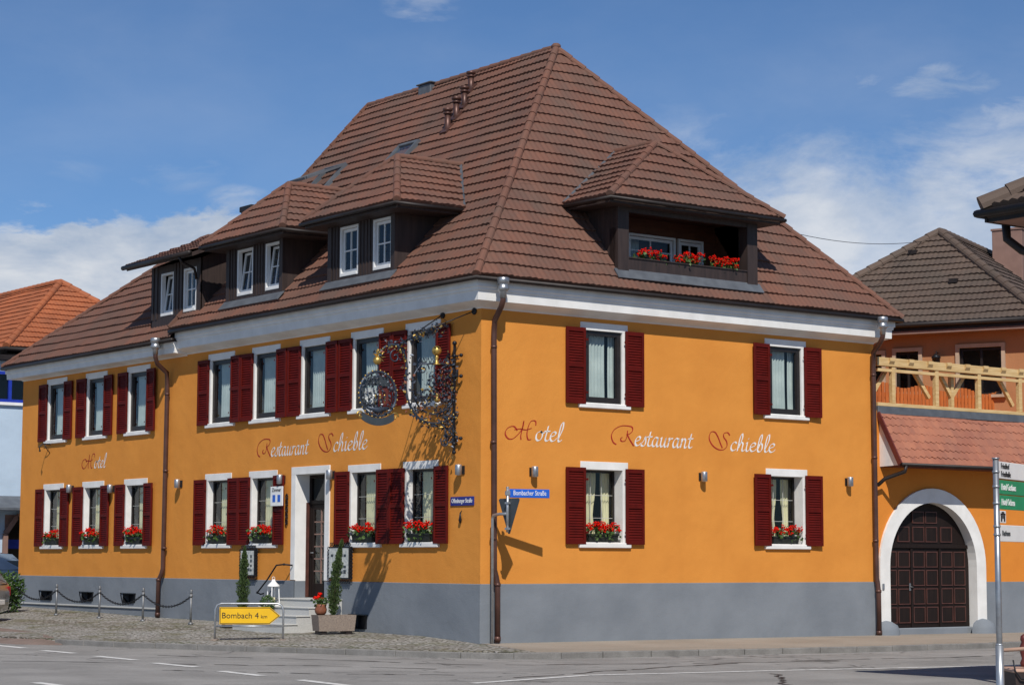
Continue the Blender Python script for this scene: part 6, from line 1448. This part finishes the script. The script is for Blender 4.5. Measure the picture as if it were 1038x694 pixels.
pt_ = thing('flower_pot', 'glazed brown pot of red geraniums standing on the trough by the door', 'flower pot', (-1.22, 3.94, zt + .03))
mb = MB(); mb.lathe((0, 0, 0), [(.07, 0), (.115, .05), (.13, .12), (.11, .18), (.125, .22), (.11, .23)], 14); sub(mb, 'pot', 'terracotta', pt_)
random.seed(77); lf, fl = MB(), MB()
for i in range(70): lf.leaf((random.gauss(0, .07), random.gauss(0, .07), random.uniform(.2, .36)), random.uniform(.05, .09), 0, .9)
for i in range(7):
    c = Vector((random.uniform(-.15, .15), random.uniform(-.12, .1), random.uniform(.30, .44)))
    lf.tube([(0, 0, .2), c], .005, 4)
    for k in range(9): fl.ball(c + Vector((random.gauss(0, 1), random.gauss(0, 1), random.gauss(0, .8))).normalized() * .03, .02, 0, 5)
sub(lf, 'foliage', 'leaf', pt_); sub(fl, 'blossoms', 'flower', pt_)
la = thing('candle_lantern', 'white metal candle lantern standing on the steps left of the door', 'lantern', (-.72, 6.72, .615))
mb = MB()
for sx in (-1, 1):
    for sy in (-1, 1): mb.bar((sx * .10, sy * .10, .02), (sx * .085, sy * .085, .42), .02, .02)
mb.box(-.12, .12, -.12, .12, 0, .02); mb.lathe((0, 0, 0), [(.15, .42), (.13, .45), (.05, .53), (.03, .58)], 4 * 3); mb.tube([(0 + .035 * math.cos(t), 0, .60 + .035 * math.sin(t)) for t in [2 * math.pi * k / 10 for k in range(11)]], .006, 5); sub(mb, 'frame', 'signwhite', la)
mb = MB(); mb.lathe((0, 0, 0), [(.04, .02), (.04, .18), (.01, .19)], 10); sub(mb, 'candle', 'curtain', la)
bp_ = thing('potted_box_ball', 'small round green box plant on the step in front of the white lantern', 'potted plant', (-1.02, 6.45, .445)); random.seed(31)
mb = MB(); mb.lathe((0, 0, 0), [(.08, 0), (.11, .13), (.12, .14)], 12); sub(mb, 'pot', 'box_dark', bp_)
mb = MB()
for i in range(900):
    d = Vector((random.gauss(0, 1), random.gauss(0, 1), random.gauss(0, 1))).normalized() * .17 * random.uniform(.6, 1.06); mb.leaf(Vector((0, 0, .24)) + d, random.uniform(.025, .045), 0, .6)
sub(mb, 'foliage', 'shrub', bp_)
# ---- laurel bush at the far left end
random.seed(13); sb_ = thing('laurel_bush', 'leafy green laurel bush at the far left end of the hotel wall', 'bush', (-1.75, 18.95, gz(-1.75, 18.95)))
mb = MB(); lobes = [((0, 0, .35), .5), ((-.35, .2, .5), .42), ((.2, -.1, .7), .36), ((-.2, -.25, .65), .36), ((.3, .25, .42), .38), ((-.1, .1, .85), .24)]
for i in range(2600):
    (c, r_) = random.choice(lobes); d = Vector((random.gauss(0, 1), random.gauss(0, 1), random.gauss(0, 1))).normalized(); p = Vector(c) + d * r_ * random.uniform(.55, 1.15)
    if p.z < .02: continue
    mb.leaf(p, random.uniform(.07, .13), 0, .5, (d.x + random.gauss(0, .5), d.y + random.gauss(0, .5), random.gauss(.3, .5)))
sub(mb, 'foliage', 'shrub', sb_)
mb = MB()
for a in range(6): mb.tube([(0, 0, -.03), (.15 * math.cos(a), .15 * math.sin(a), .35), (.32 * math.cos(a), .32 * math.sin(a), .75)], [.02, .014, .005], 6)
sub(mb, 'stems', 'bark', sb_)

# ---- cars
def make_car(lab, loc, rz, paint, group):
    car = thing('parked_car', lab, 'car', loc, rz, group)
    # stations along x (rear -2.05 .. front 2.05): lower half width, belt half width, belt z, roof half width, roof z, sill z
    st = [(-2.03, .62, .66, .72, .60, .80, .42), (-1.98, .74, .78, .84, .66, .98, .30), (-1.80, .80, .83, .90, .62, 1.22, .24), (-1.40, .84, .86, .93, .60, 1.43, .22), (-.60, .86, .87, .93, .60, 1.50, .22), (.15, .86, .87, .92, .59, 1.48, .22), (.75, .86, .87, .91, .56, 1.34, .22), (1.28, .85, .85, .89, .74, .93, .22), (1.75, .81, .81, .80, .68, .82, .24), (1.98, .70, .72, .66, .60, .70, .30), (2.05, .58, .62, .58, .5, .60, .40)]
    V = []; F = []; n_ = 9
    for x, wl, wb, zb, wr, zr, zs in st:
        half = [(wl * .93, zs), (wl, zs + .16), (wb, zb - .12), (wb * .985, zb), (wr, zr - .035)]
        ring_ = half + [(0, zr)] + [(-a, b) for a, b in half[::-1]]
        V += [(x, a, b) for a, b in ring_]; n_ = len(ring_)
    for i in range(len(st) - 1):
        for k in range(n_ - 1): F.append((i * n_ + k, i * n_ + k + 1, (i + 1) * n_ + k + 1, (i + 1) * n_ + k))
        F.append((i * n_ + n_ - 1, i * n_, (i + 1) * n_, (i + 1) * n_ + n_ - 1))
    F += [tuple(range(n_))[::-1], tuple(range((len(st) - 1) * n_, len(st) * n_))]
    mb = MB(); mb.add(V, F, 0, True); body = sub(mb, 'body', paint, car)
    for s in (-1, 1):
        mb = MB(); pts_ = [(-1.55, .83, .96), (-1.25, .655, 1.38), (-.6, .64, 1.43), (.1, .64, 1.42), (.72, .70, 1.20), (.98, .835, .94)]
        mb.add([(x, s * (w + .012), z) for x, w, z in pts_], [tuple(range(6)) if s > 0 else tuple(range(6))[::-1]]); sub(mb, 'side_window', 'carglass', body)
        mb = MB(); mb.obox((.85, s * .98, .98), (1, 0, 0), (0, 1, 0), (0, 0, 1), .06, .10, .07, 0, .03); sub(mb, 'mirror', paint, body)
        mb = MB(); mb.obox((-1.99, s * .66, .76), (1, 0, 0), (0, 1, 0), (0, 0, 1), .035, .09, .12, 0, .02); sub(mb, 'tail_lamp', 'lamp_red', body)
        mb = MB(); mb.obox((1.93, s * .56, .66), (1, 0, 0), (0, 1, 0), (0, 0, 1), .06, .14, .06, 0, .03); sub(mb, 'headlight', 'signwhite', body)
    mb = MB(); mb.add([(-1.98, -.58, .92), (-1.98, .58, .92), (-1.79, .55, 1.20), (-1.79, -.55, 1.20)], [(0, 1, 2, 3)]); mb.v = [(x - .02, y, z) for x, y, z in mb.v]; sub(mb, 'rear_window', 'carglass', body)
    mb = MB(); mb.add([(1.27, -.7, .96), (1.27, .7, .96), (.76, .52, 1.335), (.76, -.52, 1.335)], [(0, 1, 2, 3)]); mb.v = [(x + .02, y, z + .01) for x, y, z in mb.v]; sub(mb, 'windscreen', 'carglass', body)
    mb = MB(); mb.obox((-2.06, 0, .50), (1, 0, 0), (0, 1, 0), (0, 0, 1), .02, .26, .06, 0, .008); sub(mb, 'number_plate', 'signwhite', body)
    for x in (-1.28, 1.28):
        for s in (-1, 1):
            c = Vector((x, s * .80, .31)); mb = MB(); rows_ = [(.20, -.09), (.30, -.09), (.31, -.06), (.31, .06), (.30, .09), (.20, .09)]; K = 20; V = []
            for r_, y in rows_:
                for k in range(K): a = 2 * math.pi * k / K; V.append(c + Vector((r_ * math.cos(a), y, r_ * math.sin(a))))
            mb.add(V, [(i * K + k, i * K + (k + 1) % K, (i + 1) * K + (k + 1) % K, (i + 1) * K + k) for i in range(5) for k in range(K)], 0, True); tyre = sub(mb, 'wheel', 'rubber', car)
            mb = MB(); V = [c + Vector((r_ * math.cos(2 * math.pi * k / K), s * y, r_ * math.sin(2 * math.pi * k / K))) for r_, y in ((.205, .075), (.10, .085), (.03, .09)) for k in range(K)]
            mb.add(V, [(i * K + k, i * K + (k + 1) % K, (i + 1) * K + (k + 1) % K, (i + 1) * K + k) for i in range(2) for k in range(K)] + [tuple(range(2 * K, 3 * K))], 0, False); sub(mb, 'rim', 'zinc', tyre)
    return car
make_car('silver-grey car whose rear corner shows at the far left edge on the cobbles', (-4.92, 16.51, gz(-4.2, 16)), R(180 - 46), 'carsilver', 'cars parked at the left')
make_car('dark blue car behind the bush in front of the pale blue house', (1.35, 28.6, .36), R(100), 'carblue', 'cars parked at the left')

# ---- finger-post at the right edge
base = at_px(1014, 694, 22.0); bx_, by_ = base.x, base.y; ang = math.atan2((rh * math.sin(R(31)) + fh * math.cos(R(31))).y, (rh * math.sin(R(31)) + fh * math.cos(R(31))).x)
fp = thing('finger_post', 'grey steel signpost with stacked white and green direction panels at right edge', 'signpost', (bx_, by_, ROADZ), ang)
zt_ = lambda py: 1.65 + (566.5 - py) / 2119 * 22.0 - ROADZ
mb = MB(); mb.tube([(0, 0, -.1), (0, 0, zt_(463))], .032, 12); mb.tube([(0, 0, zt_(463)), (0, 0, zt_(463) + .015)], .042, 12); sub(mb, 'pole', 'zinc', fp)
mb = MB(); mb.tube([(0, 0, -.1), (0, 0, zt_(652))], .044, 12); mb.tube([(0, 0, zt_(652)), (0, 0, zt_(652) + .02)], [.044, .034], 12); sub(mb, 'ground_sleeve', 'galv', fp)
for py in (476, 491, 508, 531.5, 540): mb = MB(); mb.tube([(0, 0, zt_(py) - .012), (0, 0, zt_(py) + .012)], .039, 12); sub(mb, 'clamp', 'galv', fp)
def panel_(py0, py1, mat, L, lines, tmat, size, x0=.05, sx=.8):
    z0, z1 = zt_(py1), zt_(py0); mb = MB(); mb.box(x0, x0 + L, -.014, .0, z0, z1, 0, .004); o = sub(mb, 'panel', mat, fp)
    for i, t_ in enumerate(lines):
        v, f = text_mb(t_, size, align='LEFT'); zz = (z0 + z1) / 2 + ((len(lines) - 1) / 2 - i) * size * 1.0
        m2 = MB(); m2.add([(p[0] * sx + x0 + .07, p[1] - .0175, p[2] + zz) for p in v], f); sub(m2, 'lettering', tmat, o)
    return o
panel_(465, 482.5, 'signwhite', 1.0, ['Friedhof', 'Friedhalle'], 'black', .085, sx=1.0)
panel_(484, 498.5, 'signgreen', 1.0, ['Hotel Gasthaus'], 'signwhite', .10)
panel_(499.5, 514, 'signgreen', 1.0, ['Hotel Ochsen'], 'signwhite', .10)
pp = panel_(515.5, 528, 'signwhite', .22, [], 'black', .08)
panel_(530, 547, 'signwhite', 1.0, ['Rathaus'], 'signback', .08, sx=1.1)
mb = MB(); zc = zt_(521.5)
mb.box(.09, .13, -.018, -.0145, zc - .05, zc + .01); mb.box(.19, .23, -.018, -.0145, zc - .05, zc + .01); mb.box(.08, .24, -.018, -.0145, zc + .015, zc + .035); mb.box(.12, .20, -.018, -.0145, zc + .038, zc + .052); mb.box(.145, .175, -.018, -.0145, zc - .02, zc + .01); sub(mb, 'pictogram', 'black', pp)

# ---- painted wooden cart used as a planter, cut by the right edge
ct0 = at_px(1046, 668, 23.0)
ct = thing('wooden_flower_cart', 'dark old wooden cart with pinkish top board at lower right edge', 'cart', (ct0.x, ct0.y, ROADZ), math.atan2(rh.y, rh.x))
zb_ = .60
mb = MB(); mb.box(-.28, 1.3, -.30, .30, zb_ - .04, zb_, 0, .012); sub(mb, 'top_board', 'board', ct)
mb = MB(); mb.add([(-.22, -.27, .22), (1.3, -.27, .22), (1.3, .27, .22), (-.22, .27, .22), (-.26, -.29, zb_ - .042), (1.3, -.29, zb_ - .042), (1.3, .29, zb_ - .042), (-.26, .29, zb_ - .042)], [(3, 2, 1, 0), (4, 5, 6, 7), (0, 1, 5, 4), (1, 2, 6, 5), (2, 3, 7, 6), (3, 0, 4, 7)]); sub(mb, 'box', 'wood_dark', ct)
for x in (-.02, .75):
    for y in (-.26, .26): mb = MB(); mb.lathe((x, y, zb_), [(.035, 0), (.05, .04), (.028, .09), (.045, .15), (.05, .22), (.03, .27), (.042, .30), (.035, .34), (.005, .36)], 10); sub(mb, 'turned_post', 'rustred', ct)
mb = MB(); mb.tube([(-.42, -.26, zb_ + .20), (1.2, -.26, zb_ + .31)], .022, 7); sub(mb, 'rail', 'board', ct)
mb = MB(); mb.tube([(-.28, -.31, zb_ + .1), (-.26, -.315, zb_ - .02), (-.20, -.32, zb_ - .1), (-.08, -.32, zb_ - .12), (.1, -.32, zb_ - .11)], .010, 6); sub(mb, 'hoop', 'iron', ct)
for x in (.0, .95):
    mb = MB(); mb.tube([(x + .22 * math.cos(t), -.33, .24 + .22 * math.sin(t)) for t in [2 * math.pi * k / 20 for k in range(21)]], .025, 7, caps=False)
    for k in range(4): a = math.pi * k / 4; mb.bar((x - .21 * math.cos(a), -.33, .24 - .21 * math.sin(a)), (x + .21 * math.cos(a), -.33, .24 + .21 * math.sin(a)), .025, .025)
    sub(mb, 'wheel', 'rustred', ct)

# ---- overhead cable
mb = MB(); a, b = Vector((9.2, 2.8, 9.9)), BP(-.35, -.30, AZ - .25); mb.tube([a.lerp(b, t) - Z_ * .35 * 4 * t * (1 - t) for t in [i / 16 for i in range(17)]], .008, 5)
o = mb.build('power_cable', 'iron', None, origin=a); tag(o, 'thin dark overhead cable running from the hotel roof to the brown roofed house', 'cable')
bpy.context.view_layer.update()
